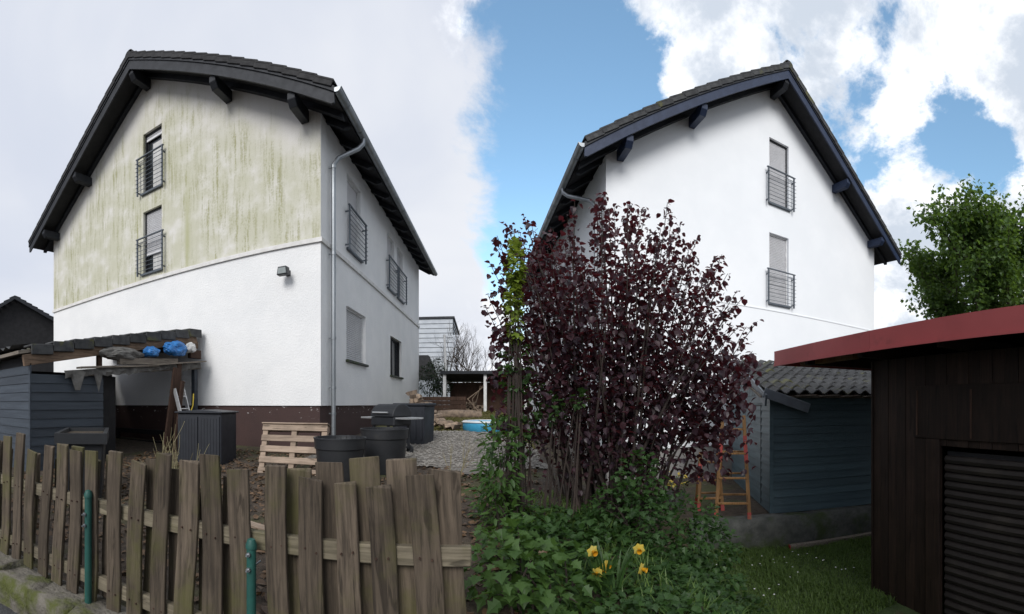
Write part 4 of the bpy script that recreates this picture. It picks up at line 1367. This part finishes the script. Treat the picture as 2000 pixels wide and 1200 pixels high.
# brown shed: local x = away from the viewer along the wall, y = towards the garden (left)
e1 = Vector((0.127, 0.992)).normalized()
bs_rz = math.atan2(e1.y, e1.x)
o0 = Vector((3.157, 1.58)) + Vector((0.992, -0.127)) * 0.55      # a point on the wall
br = thing('brown_shed', 'dark brown wooden shed with red metal roof edge and roller shutter', 'shed', (o0.x, o0.y, -0.95), bs_rz)
XF, XN = 2.14, -2.6           # far and near end of the wall
HB = 3.0                      # roof underside above the shed's base
# vertical boards, each its own piece
x = XF
widths = []
k = 0
SHX0, SHX1 = -1.35, 1.02      # shutter opening
SHZ = 1.95
while x > XN:
    wv = random.choice((0.145, 0.15, 0.16, 0.14))
    a, b_ = x - wv + 0.004, x
    zb = SHZ + 0.06 if (a < SHX1 + 0.10 and b_ > SHX0 - 0.1) else -0.3
    mb = MB(); mb.box(a, b_, -0.02, 0.0 + 0.006 * (k % 2), zb, HB - 0.02)
    mb.build('board', M_brown, br, bevel=0.004)
    x -= wv
    k += 1
mb = MB(); mb.box(XN, SHX0 - 0.1, -0.06, -0.022, -0.3, HB - 0.03).box(SHX1 + 0.1, XF - 0.021, -0.06, -0.022, -0.3, HB - 0.03).box(SHX0 - 0.1, SHX1 + 0.1, -0.06, -0.022, SHZ + 0.06, HB - 0.03)
mb.build('wall_lining', M_black, br)
mb = MB(); mb.box(SHX1 + 0.02, SHX1 + 0.22, -0.03, 0.028, -0.3, SHZ + 0.13); mb.build('door_post', M_brown, br, bevel=0.005)
mb = MB(); mb.box(SHX0 - 0.22, SHX1 + 0.40, 0.008, 0.03, SHZ + 0.135, HB - 0.35); mb.build('header_panel', M_brown, br, bevel=0.004)
for xx in (1.36, 0.62, -0.1):
    mb = MB(); mb.box(xx - 0.012, xx + 0.012, 0.031, 0.036, SHZ + 0.16, HB - 0.4); mb.build('cover_strip', M_rust, br)
# roller shutter, slat by slat
mb = MB(lambda a, b, c: (a, b, c))
zz_ = [(0.0, -0.075), (0.012, -0.045), (0.045, -0.030), (0.078, -0.045), (0.088, -0.075)]
vs = [(SHX0, y, z) for z, y in zz_] + [(SHX1, y, z) for z, y in zz_]
mb.add(vs, [(i, i + 5, i + 6, i + 1) for i in range(4)])
me = mb.mesh('shutter_slat', fix=False)
sh_o = MB().box(SHX0, SHX1, -0.10, -0.085, -0.3, SHZ).build('roller_shutter', M_black, br)
M_shb = mat('brown_shutter', (0.024, 0.018, 0.015), (0.017, 0.013, 0.011), 3.0, 0.68, 0.05, rnd=0.1, dirt=(0.035, 0.028, 0.022), dirt_scale=2.0)
for k in range(int((SHZ + 0.25) / 0.09)):
    link('shutter_slat', me, M_shb, sh_o, (0, 0, -0.25 + 0.09 * k))
# end wall facing away and rest of the box
mb = MB(); mb.box(XF - 0.02, XF, -3.4, -0.021, -0.3, HB - 0.02); mb.build('end_wall', M_brown, br)
mb = MB(); mb.box(XF, XF + 0.025, -0.09, 0.018, -0.3, HB - 0.02); mb.build('corner_board', M_brown, br, bevel=0.004)
mb = MB(); mb.box(XN, XF - 0.02, -3.4, -3.38, -0.3, HB - 0.02).box(XN, XN + 0.02, -3.38, -0.021, -0.3, HB - 0.02); mb.build('rear_wall', M_brown, br)
# flat roof, boarded underneath, with red fascia
RX0, RX1, RY0, RY1 = XN - 0.4, 3.73, -3.7, 0.55
mb = MB(); mb.box(RX0, RX1 - 0.03, RY0, RY1 - 0.03, HB + 0.16, HB + 0.20); mb.build('roof_slab', M_dark, br)
n = 30
for k in range(n):
    y0 = lerp(RY0, RY1 - 0.03, k / n)
    if y0 < -1.2: continue
    mb = MB(); mb.box(RX0, RX1 - 0.032, y0, lerp(RY0, RY1 - 0.03, (k + 1) / n) - 0.006, HB + 0.135, HB + 0.158 + 0.001 * (k % 2)); mb.build('soffit_board', M_brown, br)
for xx in (3.05, 1.9, 0.7, -0.5):
    mb = MB(); mb.box(xx - 0.04, xx + 0.04, RY0 + 0.2, RY1 - 0.14, HB - 0.015, HB + 0.133); mb.build('joist', M_brown, br, bevel=0.004)
mb = MB(); mb.box(XF + 0.03, RX1 - 0.34, 0.20, 0.30, HB + 0.0, HB + 0.132); mb.build('purlin', M_lwood, br)
seg = [RX0, -0.6, 1.55, RX1]
for a, b_ in zip(seg, seg[1:]):
    mb = MB()
    mb.box(a, b_ - 0.003, RY1 - 0.028, RY1, HB + 0.02, HB + 0.225)
    mb.box(a, b_ - 0.003, RY1 + 0.0005, RY1 + 0.014, HB + 0.005, HB + 0.03)
    mb.build('fascia', M_red, br)
mb = MB(); mb.box(RX1 - 0.028, RX1, RY0, RY1 - 0.03, HB + 0.02, HB + 0.225); mb.build('fascia', M_red, br)

# wooden step ladders
def step_ladder(loc, rz, H, wB, label, redtop, rungs, spread=0.42):
    t = thing('step_ladder', label, 'ladder', loc, rz)
    for y, sgn in ((-spread, 1), (spread, -1)):
        for sx in (-1, 1):
            q = MB()
            L_ = math.sqrt(H * H + spread * spread)
            mb = MB(); mb.box(-0.03, 0.03, -0.016, 0.016, 0, L_)
            o = mb.build('rail', M_lwood, t, (sx * wB / 2, y, 0), (-math.asin(spread / L_) * sgn, -sx * 0.055, 0), bevel=0.004)
            if redtop:
                for z0, z1 in ((0.0, 0.14), (L_ * 0.55, L_ * 0.80)) if sx < 0 or y < 0 else ((0.0, 0.14),):
                    mb = MB(); mb.box(-0.0315, 0.0315, -0.0175, 0.0175, z0, z1); mb.build('red_paint', M_lred, o)
        for k in range(rungs):
            f = (k + 0.7) / (rungs + 0.3)
            z = H * f
            yy = lerp(y, 0, f)
            hwid = wB / 2 - 0.055 * z
            mb = MB(); mb.box(-hwid + 0.005, hwid - 0.005, yy - 0.03, yy + 0.03, z - 0.014, z + 0.014); mb.build('rung', M_lwood, t, bevel=0.003)
    return t


q = at(1432, 7.35)
step_ladder((q.x, q.y, -0.37), R(-30), 1.68, 0.54, 'tall wooden step ladder with red painted feet standing before the petrol blue shed', True, 4)
q = at(1385, 7.9)
step_ladder((q.x, q.y, -0.37), R(-20), 1.0, 0.42, 'short red and brown step ladder half hidden by the purple hazel', True, 3, 0.3)


# ------------------------------------------------------------------ plants
def leaf(mb, p, d, up, s, kind=0, fold=0.25, curl=0.15):
    """one leaf: base at p, pointing along d"""
    d = d.normalized()
    sd_ = d.cross(up)
    if sd_.length < 1e-3: sd_ = d.orthogonal()
    sd_.normalize()
    n = sd_.cross(d).normalized()
    b = len(mb.v)
    if kind == 0:       # ovate: broad, short point
        pr = ((0.0, 0.05), (0.28, 0.40), (0.62, 0.40), (0.86, 0.18), (1.0, 0.0))
    elif kind == 1:     # lance
        pr = ((0.0, 0.04), (0.3, 0.20), (0.7, 0.17), (1.0, 0.0))
    else:               # lobed
        pr = ((0.0, 0.06), (0.15, 0.42), (0.32, 0.26), (0.50, 0.55), (0.66, 0.24), (1.0, 0.0))
    mid = []
    for (t, w_) in pr:
        c = p + d * s * t + n * (-curl * s * t * t)
        mid.append(len(mb.v)); mb.v.append(tuple(c))
        if w_ > 0:
            for sg in (1, -1):
                mb.v.append(tuple(c + sd_ * sg * w_ * s + n * fold * w_ * s))
    for i in range(len(pr) - 1):
        a, c = mid[i], mid[i + 1]
        if pr[i + 1][1] > 0:
            mb.f += [(a, c, c + 1, a + 1), (a, a + 2, c + 2, c)]
        else:
            mb.f += [(a, c, a + 1), (a, a + 2, c)]


def rv(rs=random):
    while True:
        v = Vector((rs.uniform(-1, 1), rs.uniform(-1, 1), rs.uniform(-1, 1)))
        if 0.05 < v.length < 1: return v


def leaf_clump(mb, c, r, n, s, kind=0, shell=0.5, droop=0.2):
    for _ in range(n):
        v = rv()
        k = v.length
        v = v.normalized() * (shell + (1 - shell) * k)
        p = Vector(c) + Vector((v.x * r[0], v.y * r[1], v.z * r[2]))
        d = Vector((v.x, v.y, v.z * 0.5 - droop)) + rv() * 0.8
        leaf(mb, p, d, Vector((0, 0, 1)) + rv() * 0.5, s * random.uniform(0.6, 1.15), kind)


def curve(p0, p1, p2, n):
    return [p0 * (1 - t) ** 2 + p1 * 2 * t * (1 - t) + p2 * t * t for t in [k / n for k in range(n + 1)]]


# purple hazel
BC = at(1190, 5.0)
bz0 = hgt(BC.x, BC.y)
hz = thing('purple_hazel', 'tall multi-stemmed purple leaved hazel bush in front of the fresh white house', 'bush', (BC.x, BC.y, bz0))
profile = [(940, 478), (990, 435), (1050, 420), (1110, 400), (1140, 382), (1190, 392), (1240, 408), (1290, 384), (1340, 440), (1380, 450), (1425, 510), (1462, 585), (1482, 650)]


def top_at(px):
    for (a, ya), (b_, yb) in zip(profile, profile[1:]):
        if a <= px <= b_: return lerp(ya, yb, (px - a) / (b_ - a))
    return 470


rs = random.Random(11)
fol = MB()
singles = []
stems = []
NS = 92
for i in range(NS):
    px = 944 + (1484 - 944) * ((i + rs.random()) / NS)
    dep = rs.uniform(-1.15, 1.15) * (1 - 0.35 * abs(px - 1210) / 280)
    d = 5.0 + dep
    tip_y = top_at(px) - 14 + (rs.random() ** 1.6) * 165 + abs(dep) * 18 + (0 if i % 4 else -8)
    q = at(px, d)
    tip = Vector((q.x - BC.x, q.y - BC.y, zz(tip_y, d) - bz0))
    a = rs.uniform(0, 6.28); rr = rs.uniform(0.05, 0.42)
    base = Vector((rr * math.cos(a) + 0.18 * tip.x, rr * math.sin(a) + 0.1 * tip.y, -0.05))
    midp = Vector((lerp(base.x, tip.x, 0.42) + rs.uniform(-0.1, 0.1), lerp(base.y, tip.y, 0.42) + rs.uniform(-0.1, 0.1), tip.z * 0.56))
    pts = curve(base, midp, tip, 12)
    r0 = rs.uniform(0.013, 0.028)
    sm = MB(); sm.tube(pts, [lerp(r0, 0.003, (k / 12) ** 0.8) for k in range(13)], 6, caps=False)
    stems.append((sm, r0))
    nl = int(185 * tip.z / 4.0)
    for k in range(nl):
        t = 0.20 + 0.80 * (k + rs.random()) / nl
        if t < 0.50 and rs.random() < 0.30: continue
        j = min(11, int(t * 12))
        c = pts[j].lerp(pts[j + 1], t * 12 - j)
        spread = lerp(0.56, 0.05, max(0, (t - 0.45) / 0.55) ** 0.8)
        o_ = rv(rs) * spread
        o_.z *= 0.6
        p_ = c + o_
        dd = Vector((o_.x, o_.y, 0)) * 1.2 + Vector((rs.uniform(-1, 1), rs.uniform(-1, 1), rs.uniform(-0.9, 0.25)))
        s_ = rs.uniform(0.036, 0.082)
        if rs.random() < 0.020 and o_.y < 0.12 and len(singles) < 280:
            singles.append((p_, dd.copy(), s_))
        else:
            leaf(fol, p_, dd, Vector((0, 0, 1)) + rv(rs) * 0.6, s_, 0, 0.3, 0.25)
# lower skirt on the right: leaves hanging in front of the blue shed
for k in range(1500):
    px = rs.uniform(1330, 1480); y = rs.uniform(690, 940)
    if (px - 1340) + (y - 640) * 0.25 > 150 and rs.random() < 0.85: continue
    if y > 860 and rs.random() < 0.7: continue
    d = rs.uniform(4.5, 5.6); q = at(px, d)
    leaf(fol, Vector((q.x - BC.x, q.y - BC.y, zz(y, d) - bz0)), Vector((rs.uniform(-1, 1), rs.uniform(-1, 1), -0.5)), Vector((0, 0, 1)) + rv(rs) * 0.6, rs.uniform(0.06, 0.10), 0, 0.3, 0.25)
for k in range(1500):
    px = rs.uniform(958, 1330); y = rs.uniform(520 if k % 3 == 0 else 640, 860)
    d = rs.uniform(4.3, 5.6); q = at(px, d)
    leaf(fol, Vector((q.x - BC.x, q.y - BC.y, zz(y, d) - bz0)), Vector((rs.uniform(-1, 1), rs.uniform(-1, 1), -0.5)), Vector((0, 0, 1)) + rv(rs) * 0.6, rs.uniform(0.06, 0.10), 0, 0.3, 0.25)
fo_ = fol.build('foliage', L_purple, hz, fix=False); fo_['kind'] = 'stuff'
for sm, r0 in stems:
    sm.build('stem', M_bark_h, hz, fix=False)
lmes = []
for k in range(5):
    mb = MB(); leaf(mb, Vector((0, 0, 0)), Vector((0, 1, 0)), Vector((0, 0, 1)), 1.0, 0, 0.2 + 0.06 * k, 0.1 + 0.07 * k)
    lmes.append(mb.mesh('leaf', fix=False))
for k, (p_, dd, s_) in enumerate(singles):
    o = link('leaf', lmes[k % 5], L_purple, hz, p_)
    o.rotation_euler = dd.to_track_quat('Y', 'Z').to_euler()
    o.scale = (s_, s_, s_)


def shrub(name, label, cat, clumps, m, leafsize, kind=0, stemm=None, group=None):
    """clumps: (px, d, py centre, rx, ry, rz, n)"""
    a = clumps[0]
    q = at(a[0], a[1])
    z0 = hgt(q.x, q.y)
    t = thing(name, label, cat, (q.x, q.y, z0), 0, group)
    mb = MB(); st = MB()
    for (px, d, py, rx, ry, rz_, n) in clumps:
        w_ = at(px, d)
        c = Vector((w_.x - q.x, w_.y - q.y, zz(py, d) - z0))
        leaf_clump(mb, c, (rx, ry, rz_), n, leafsize, kind, 0.35)
        for k in range(5):
            e = c + Vector((random.uniform(-rx, rx), random.uniform(-ry, ry), random.uniform(-rz_, rz_))) * 0.6
            b0 = Vector((c.x * 0.8 + random.uniform(-0.1, 0.1), c.y * 0.8 + random.uniform(-0.1, 0.1), hgt(q.x + c.x * 0.8, q.y + c.y * 0.8) - z0 - 0.03))
            st.tube(curve(b0, (b0 + e) / 2 + Vector((0, 0, 0.1)), e, 5), [0.009, 0.008, 0.007, 0.006, 0.004, 0.002], 5, caps=False)
    st.build('stems', stemm or M_bark_h, t, fix=False)['kind'] = 'stuff'
    mb.build('foliage', m, t, fix=False)['kind'] = 'stuff'
    return t


shrub('leafy_perennial', 'clump of big lobed green leaves growing at the end of the picket fence', 'plant',
      [(1050, 2.7, 1130, 0.42, 0.40, 0.20, 170), (1000, 2.6, 1110, 0.28, 0.30, 0.18, 90), (1110, 2.9, 1120, 0.30, 0.3, 0.16, 90), (985, 2.9, 1050, 0.2, 0.25, 0.14, 60)], L_fresh, 0.095, 2)
shrub('ivy_mound', 'dense mound of small dark green leaves at the foot of the purple hazel', 'shrub',
      [(1310, 4.1, 1040, 0.55, 0.55, 0.36, 900), (1230, 4.0, 1010, 0.40, 0.45, 0.34, 600), (1370, 4.3, 1070, 0.40, 0.40, 0.22, 480), (1200, 3.6, 1090, 0.42, 0.4, 0.24, 520), (1290, 3.5, 1140, 0.45, 0.4, 0.18, 480), (1250, 4.2, 940, 0.25, 0.3, 0.30, 240)], L_green, 0.062, 2)
shrub('laurel_shrub', 'light green laurel shrub filling the gap beside the purple hazel', 'shrub',
      [(975, 4.2, 900, 0.20, 0.35, 0.42, 300), (962, 4.4, 970, 0.22, 0.35, 0.35, 240), (1000, 4.0, 1010, 0.28, 0.3, 0.28, 240)], L_fresh, 0.10, 1)
shrub('elder_sapling', 'green sapling growing up through the left side of the purple hazel', 'shrub',
      [(1008, 4.5, 720, 0.16, 0.25, 0.35, 150), (1030, 4.6, 780, 0.22, 0.25, 0.28, 150), (1000, 4.5, 860, 0.25, 0.3, 0.30, 170), (1085, 4.4, 800, 0.10, 0.2, 0.15, 50), (1130, 4.3, 780, 0.07, 0.15, 0.08, 26)], L_green, 0.07, 2)
shrub('hop_vine', 'lime green hop vine climbing the left edge of the purple hazel', 'vine',
      [(1006, 4.35, 520, 0.075, 0.08, 0.26, 230), (1002, 4.35, 585, 0.07, 0.08, 0.20, 120), (1006, 4.35, 640, 0.06, 0.08, 0.16, 60)], L_lime, 0.07, 2)
shrub('bramble_patch', 'low dark bramble patch between the daffodils and the lawn', 'shrub',
      [(1150, 3.3, 1130, 0.5, 0.4, 0.12, 480), (1260, 3.2, 1150, 0.5, 0.35, 0.10, 520), (1330, 3.4, 1160, 0.4, 0.35, 0.10, 360), (1360, 3.9, 1140, 0.45, 0.4, 0.10, 330), (1100, 3.8, 1060, 0.45, 0.45, 0.22, 380), (1030, 3.5, 1070, 0.35, 0.4, 0.22, 300)], L_green, 0.07, 0)
shrub('evergreen_hedge', 'dark evergreen hedge behind the sleeper wall', 'hedge',
      [(852, 19, 735, 0.5, 0.5, 0.75, 900), (838, 19.2, 742, 0.6, 0.5, 0.7, 700), (866, 19, 752, 0.4, 0.5, 0.45, 450)], L_dark, 0.12, 1, M_bark)


def branch(mb, p, d, ln_, r, depth, rs, nodes, spread=0.55, kids=3, up=0.15):
    n = 4
    pts = [p.copy()]
    dd = d.normalized()
    for k in range(n):
        dd = (dd + rv(rs) * 0.16 + Vector((0, 0, up * 0.2))).normalized()
        pts.append(pts[-1] + dd * ln_ / n)
    mb.tube(pts, [lerp(r, r * 0.55, k / n) for k in range(n + 1)], 5 if depth < 3 else 4, caps=False)
    nodes.append((depth, pts))
    if depth <= 0: return
    for k in range(kids):
        t = rs.uniform(0.35, 1.0)
        j = min(n - 1, int(t * n))
        q = pts[j].lerp(pts[j + 1], t * n - j)
        nd = (dd + rv(rs) * spread * 1.6 + Vector((0, 0, up))).normalized()
        branch(mb, q, nd, ln_ * rs.uniform(0.55, 0.78), r * 0.5, depth - 1, rs, nodes, spread, kids, up)


def bare_shrub(name, label, cat, px, d, H, seed, m, depth=4, kids=3, r=0.05, trunks=3, spread=0.55, bury=0.05):
    q = at(px, d)
    t = thing(name, label, cat, (q.x, q.y, hgt(q.x, q.y) - bury))
    rs = random.Random(seed)
    for k in range(trunks):
        mb = MB(); nodes = []
        branch(mb, Vector((0.05 * k, 0, 0)), Vector((rs.uniform(-0.5, 0.5), rs.uniform(-0.4, 0.4), 1)), H * 0.45, r, depth, rs, nodes, spread, kids)
        mb.build('branches', m, t, fix=False)
    return t


bare_shrub('bare_tree', 'leafless grey brown tree behind the open wood store', 'tree', 905, 22.5, 4.6, 5, M_bark, 5, 3, 0.09, 3, 0.6)
bare_shrub('bare_tree', 'leafless tree rising above the evergreen hedge beside the grey clad house', 'tree', 935, 25, 5.2, 8, M_bark, 5, 3, 0.09, 2, 0.6)
bare_shrub('rose_bush', 'bare pale stemmed rose bush behind the picket fence', 'bush', 318, 4.4, 1.3, 3, M_twig, 2, 3, 0.013, 6, 0.45)
bare_shrub('young_shoots', 'thin bare shoots sprouting beside the gravel path', 'bush', 880, 6.0, 0.9, 12, M_twig, 2, 3, 0.007, 3, 0.4)

# maple behind the brown shed
MC = at(1938, 20.0)
mp = thing('maple_tree', 'big round green maple tree rising behind the red edged roof', 'tree', (MC.x, MC.y, -0.4))
mp.scale = (1.38, 1.38, 1.33)
rs = random.Random(21)
tr = MB(); nodes = []
tr.tube([(0, 0, -0.2), (0.03, 0.02, 1.5), (-0.02, 0.05, 3.2), (0.05, 0.02, 4.6), (0.0, 0.0, 5.6), (0.1, 0, 6.6)], [0.24, 0.19, 0.16, 0.13, 0.08, 0.03], 10)
for k in range(26):
    z = 2.2 + 3.6 * k / 26
    a = k * 2.4
    ln_ = 2.5 * (1 - ((z - 4.0) / 3.4) ** 2) * rs.uniform(0.7, 1)
    branch(tr, Vector((0, 0, z)), Vector((math.cos(a), math.sin(a), 0.55)), max(0.7, ln_), 0.055, 2, rs, nodes, 0.5, 3, 0.25)
tr.build('trunk', M_bark, mp, fix=False)
cr = MB()
for depth, pts in nodes:
    if depth > 1: continue
    for pp in pts[1:]:
        for k in range(34 if depth == 0 else 20):
            v = rv(rs) * 0.42
            leaf(cr, pp + v, Vector((v.x, v.y, -0.3)) + rv(rs) * 0.7, Vector((0, 0, 1)) + rv(rs) * 0.6, rs.uniform(0.09, 0.15), 2, 0.2, 0.2)
cr.build('crown', L_maple, mp, fix=False)['kind'] = 'stuff'

# daffodils
def daffodil(px, py, d, yaw, label, bx, by):
    q = at(px, d)
    bq_ = at(bx, by)
    z0 = hgt(bq_.x, bq_.y)
    t = thing('daffodil', label, 'daffodil', (bq_.x, bq_.y, z0), 0, 'daffodils in the border')
    top = Vector((q.x - bq_.x, q.y - bq_.y, zz(py, d) - z0))
    face = Vector((math.sin(yaw), -math.cos(yaw), -0.12)).normalized()
    st = MB(); st.tube(curve(Vector((0, 0, -0.03)), Vector((top.x * 0.3, top.y * 0.3, top.z * 0.8)), top - face * 0.02, 8), 0.0045, 6); st.build('stalk', L_green, t)
    s1 = face.orthogonal().normalized(); s2 = face.cross(s1)
    pe = MB()
    for k in range(6):
        a = k * math.pi / 3
        dd = s1 * math.cos(a) + s2 * math.sin(a)
        leaf(pe, top, dd - face * 0.12 * (k % 2), face, 0.042, 0, -0.15, 0.1)
    pe.build('petals', M_pet, t, fix=False)
    tp_ = MB(); tp_.tube([top, top + face * 0.012, top + face * 0.030, top + face * 0.034], [0.009, 0.012, 0.014, 0.018], 10, caps=False); tp_.build('trumpet', M_trumpet, t, fix=False)
    bl = MB()
    for k in range(3):
        a = random.uniform(0, 6.28)
        e = Vector((math.cos(a) * 0.14 + top.x * 0.3, math.sin(a) * 0.14 + top.y * 0.3, random.uniform(0.22, 0.36)))
        cpt = curve(Vector((0.02 * math.cos(a), 0.02 * math.sin(a), -0.02)), Vector((e.x * 0.3, e.y * 0.3, e.z * 0.8)), e, 6)
        b = len(bl.v)
        for j, c in enumerate(cpt):
            w_ = 0.009 * (1 - (j / 6) ** 3)
            bl.v += [(c.x - w_, c.y, c.z), (c.x + w_, c.y, c.z)]
        bl.f += [(b + 2 * j, b + 2 * j + 2, b + 2 * j + 3, b + 2 * j + 1) for j in range(6)]
    bl.build('leaves', L_green, t, fix=False)


for i, (px, py, yaw, lab) in enumerate(((1158, 1078, 0.3, 'pale yellow daffodil on the stalk nearest the lobed leaves'), (1248, 1074, -0.2, 'yellow daffodil standing tallest on the side towards the lawn'),
                                         (1254, 1112, 0.8, 'wide open yellow daffodil leaning over towards the lawn'), (1166, 1120, -0.7, 'orange yellow daffodil bowed low in the tight trio of blooms'),
                                         (1176, 1116, 0.1, 'small daffodil in the middle of the tight trio of blooms'), (1184, 1106, 0.6, 'upper daffodil of the tight trio of orange yellow blooms'))):
    daffodil(px, py, 2.75 + 0.05 * (i % 3), yaw, lab, 1190 + 0.3 * (px - 1200), 2.85)

# yellow flowers by the shed
q = at(1318, 7.6)
yf = thing('yellow_flower_pot', 'pot of small pale yellow flowers on the terrace behind the hazel', 'flower pot', (q.x, q.y, hgt(q.x, q.y)))
b = MB(); b.lathe([(0.001, 0.0), (0.13, 0.0), (0.17, 0.30), (0.18, 0.30), (0.18, 0.33), (0.15, 0.33), (0.14, 0.28), (0.001, 0.28)], n=20); b.build('pot', M_concrete, yf)
b = MB(); leaf_clump(b, (0, 0, 0.45), (0.2, 0.2, 0.14), 90, 0.09, 1); b.build('foliage', L_green, yf, fix=False)['kind'] = 'stuff'
b = MB(); leaf_clump(b, (0, 0, 0.55), (0.24, 0.2, 0.12), 60, 0.07, 0); b.build('blossom', M_pet, yf, fix=False)['kind'] = 'stuff'

# grass and litter
def blades(name, label, n, area, m, h0, h1, keep=None, w=0.006):
    mb = MB()
    rs = random.Random(len(name))
    k = 0
    while k < n:
        x, y = rs.uniform(area[0], area[1]), rs.uniform(area[2], area[3])
        k += 1
        if keep and not keep(x, y): continue
        z = hgt(x, y)
        h = rs.uniform(h0, h1) * (0.6 + 0.8 * max(0, noise.noise((x * 1.6, y * 1.6, 1)) + 0.4))
        a = rs.uniform(0, 6.28); bx, by = math.cos(a), math.sin(a)
        l1, l2 = rs.uniform(0.1, 0.5) * h, rs.uniform(0.5, 1.1) * h
        b = len(mb.v)
        mb.v += [(x - by * w, y + bx * w, z - 0.01), (x + by * w, y - bx * w, z - 0.01), (x + bx * l1 + by * w * 0.7, y + by * l1 - bx * w * 0.7, z + h * 0.6), (x + bx * l1 - by * w * 0.7, y + by * l1 + bx * w * 0.7, z + h * 0.6), (x + bx * l2, y + by * l2, z + h * 0.85)]
        mb.f += [(b, b + 1, b + 2, b + 3), (b + 3, b + 2, b + 4)]
    o = mb.build(name, m, None, fix=False)
    return tag(o, label, 'grass', kind='stuff')


blades('lawn_grass', 'short green grass of the lawn before the retaining wall', 42000, (1.9, 6.2, 3.2, 6.3), L_blade, 0.035, 0.10, lambda x, y: wall_side(x, y) < -0.16 and x < 4.2 + 0.5 * (y > 3.9) * 4)
blades('rough_grass', 'long rough grass at the edge of the flower border', 2600, (0.2, 2.6, 2.2, 5.4), L_blade, 0.06, 0.15)
blades('winter_grass', 'thin yellowish winter grass between the two houses', 9000, (-2.2, 0.6, 11.2, 17.5), leaf_mat('dry_blade', (0.17, 0.15, 0.05), (0.10, 0.10, 0.03), (0.2, 0.18, 0.06), 0.25), 0.05, 0.10, None, 0.012)
mb = MB()
rs = random.Random(77)
for k in range(5200):
    x, y = rs.uniform(-7.0, 0.4), rs.uniform(2.0, 7.6)
    if not behind_fence(x, y) or (x < SX and y > SY0): continue
    leaf(mb, Vector((x, y, hgt(x, y) + rs.uniform(0.004, 0.03))), Vector((rs.uniform(-1, 1), rs.uniform(-1, 1), rs.uniform(-0.1, 0.3))), Vector((0, 0, 1)) + rv(rs) * 0.4, rs.uniform(0.04, 0.09), 0, 0.3, 0.4)
tag(mb.build('leaf_litter', L_dry, None, fix=False), 'brown dead leaves scattered on the soil behind the picket fence', 'leaf litter', kind='stuff')
mb = MB()
for k in range(7500):
    x, y = rs.uniform(0.0, 2.7), rs.uniform(2.05, 4.6)
    if noise.noise((x * 1.3, y * 1.3, 4)) < -0.32: continue
    leaf(mb, Vector((x, y, hgt(x, y) + rs.uniform(0.01, 0.13) * (0.6 + noise.noise((x * 2, y * 2, 9))))), Vector((rs.uniform(-1, 1), rs.uniform(-1, 1), rs.uniform(-0.2, 0.5))), Vector((0, 0, 1)) + rv(rs) * 0.5, rs.uniform(0.03, 0.075), rs.choice((0, 2, 2)), 0.25, 0.25)
tag(mb.build('ground_ivy', L_green, None, fix=False), 'low green ground ivy covering the border around the daffodils', 'ground cover', kind='stuff')
# gravel stones
mb = MB()
ic = [(0.9, 0, 0.2), (-0.3, 0.85, 0.1), (-0.6, -0.7, 0.15), (0.1, 0.1, 0.7), (0, 0, -0.5)]
for k in range(6500):
    x, y = rs.uniform(-3.4, 0.5), rs.uniform(6.7, 11.2)
    s_ = rs.uniform(0.018, 0.045); z = hgt(x, y) + 0.035
    a = rs.uniform(0, 6.28); ca, sa = math.cos(a), math.sin(a)
    mb.add([(x + s_ * (u * ca - v * sa), y + s_ * (u * sa + v * ca), z + s_ * w_ * 0.7) for u, v, w_ in ic], [(0, 1, 3), (1, 2, 3), (2, 0, 3), (0, 4, 1), (1, 4, 2), (2, 4, 0)])
tag(mb.build('gravel', M_stone, None, fix=False), 'pale gravel stones on the path beside the streaked house', 'gravel', kind='stuff')
# daisies in the lawn
mb = MB()
for k in range(34):
    x, y = rs.uniform(2.4, 4.4), rs.uniform(4.2, 5.9)
    if wall_side(x, y) > -0.3: continue
    z = hgt(x, y) + rs.uniform(0.05, 0.09)
    mb.add([(x + 0.014 * math.cos(a * 1.047), y + 0.014 * math.sin(a * 1.047), z + 0.003 * (a % 2)) for a in range(6)], [(0, 1, 2, 3, 4, 5)])
tag(mb.build('daisies', M_frame_w, None, fix=False), 'tiny white daisies scattered over the lawn', 'daisies', kind='stuff')
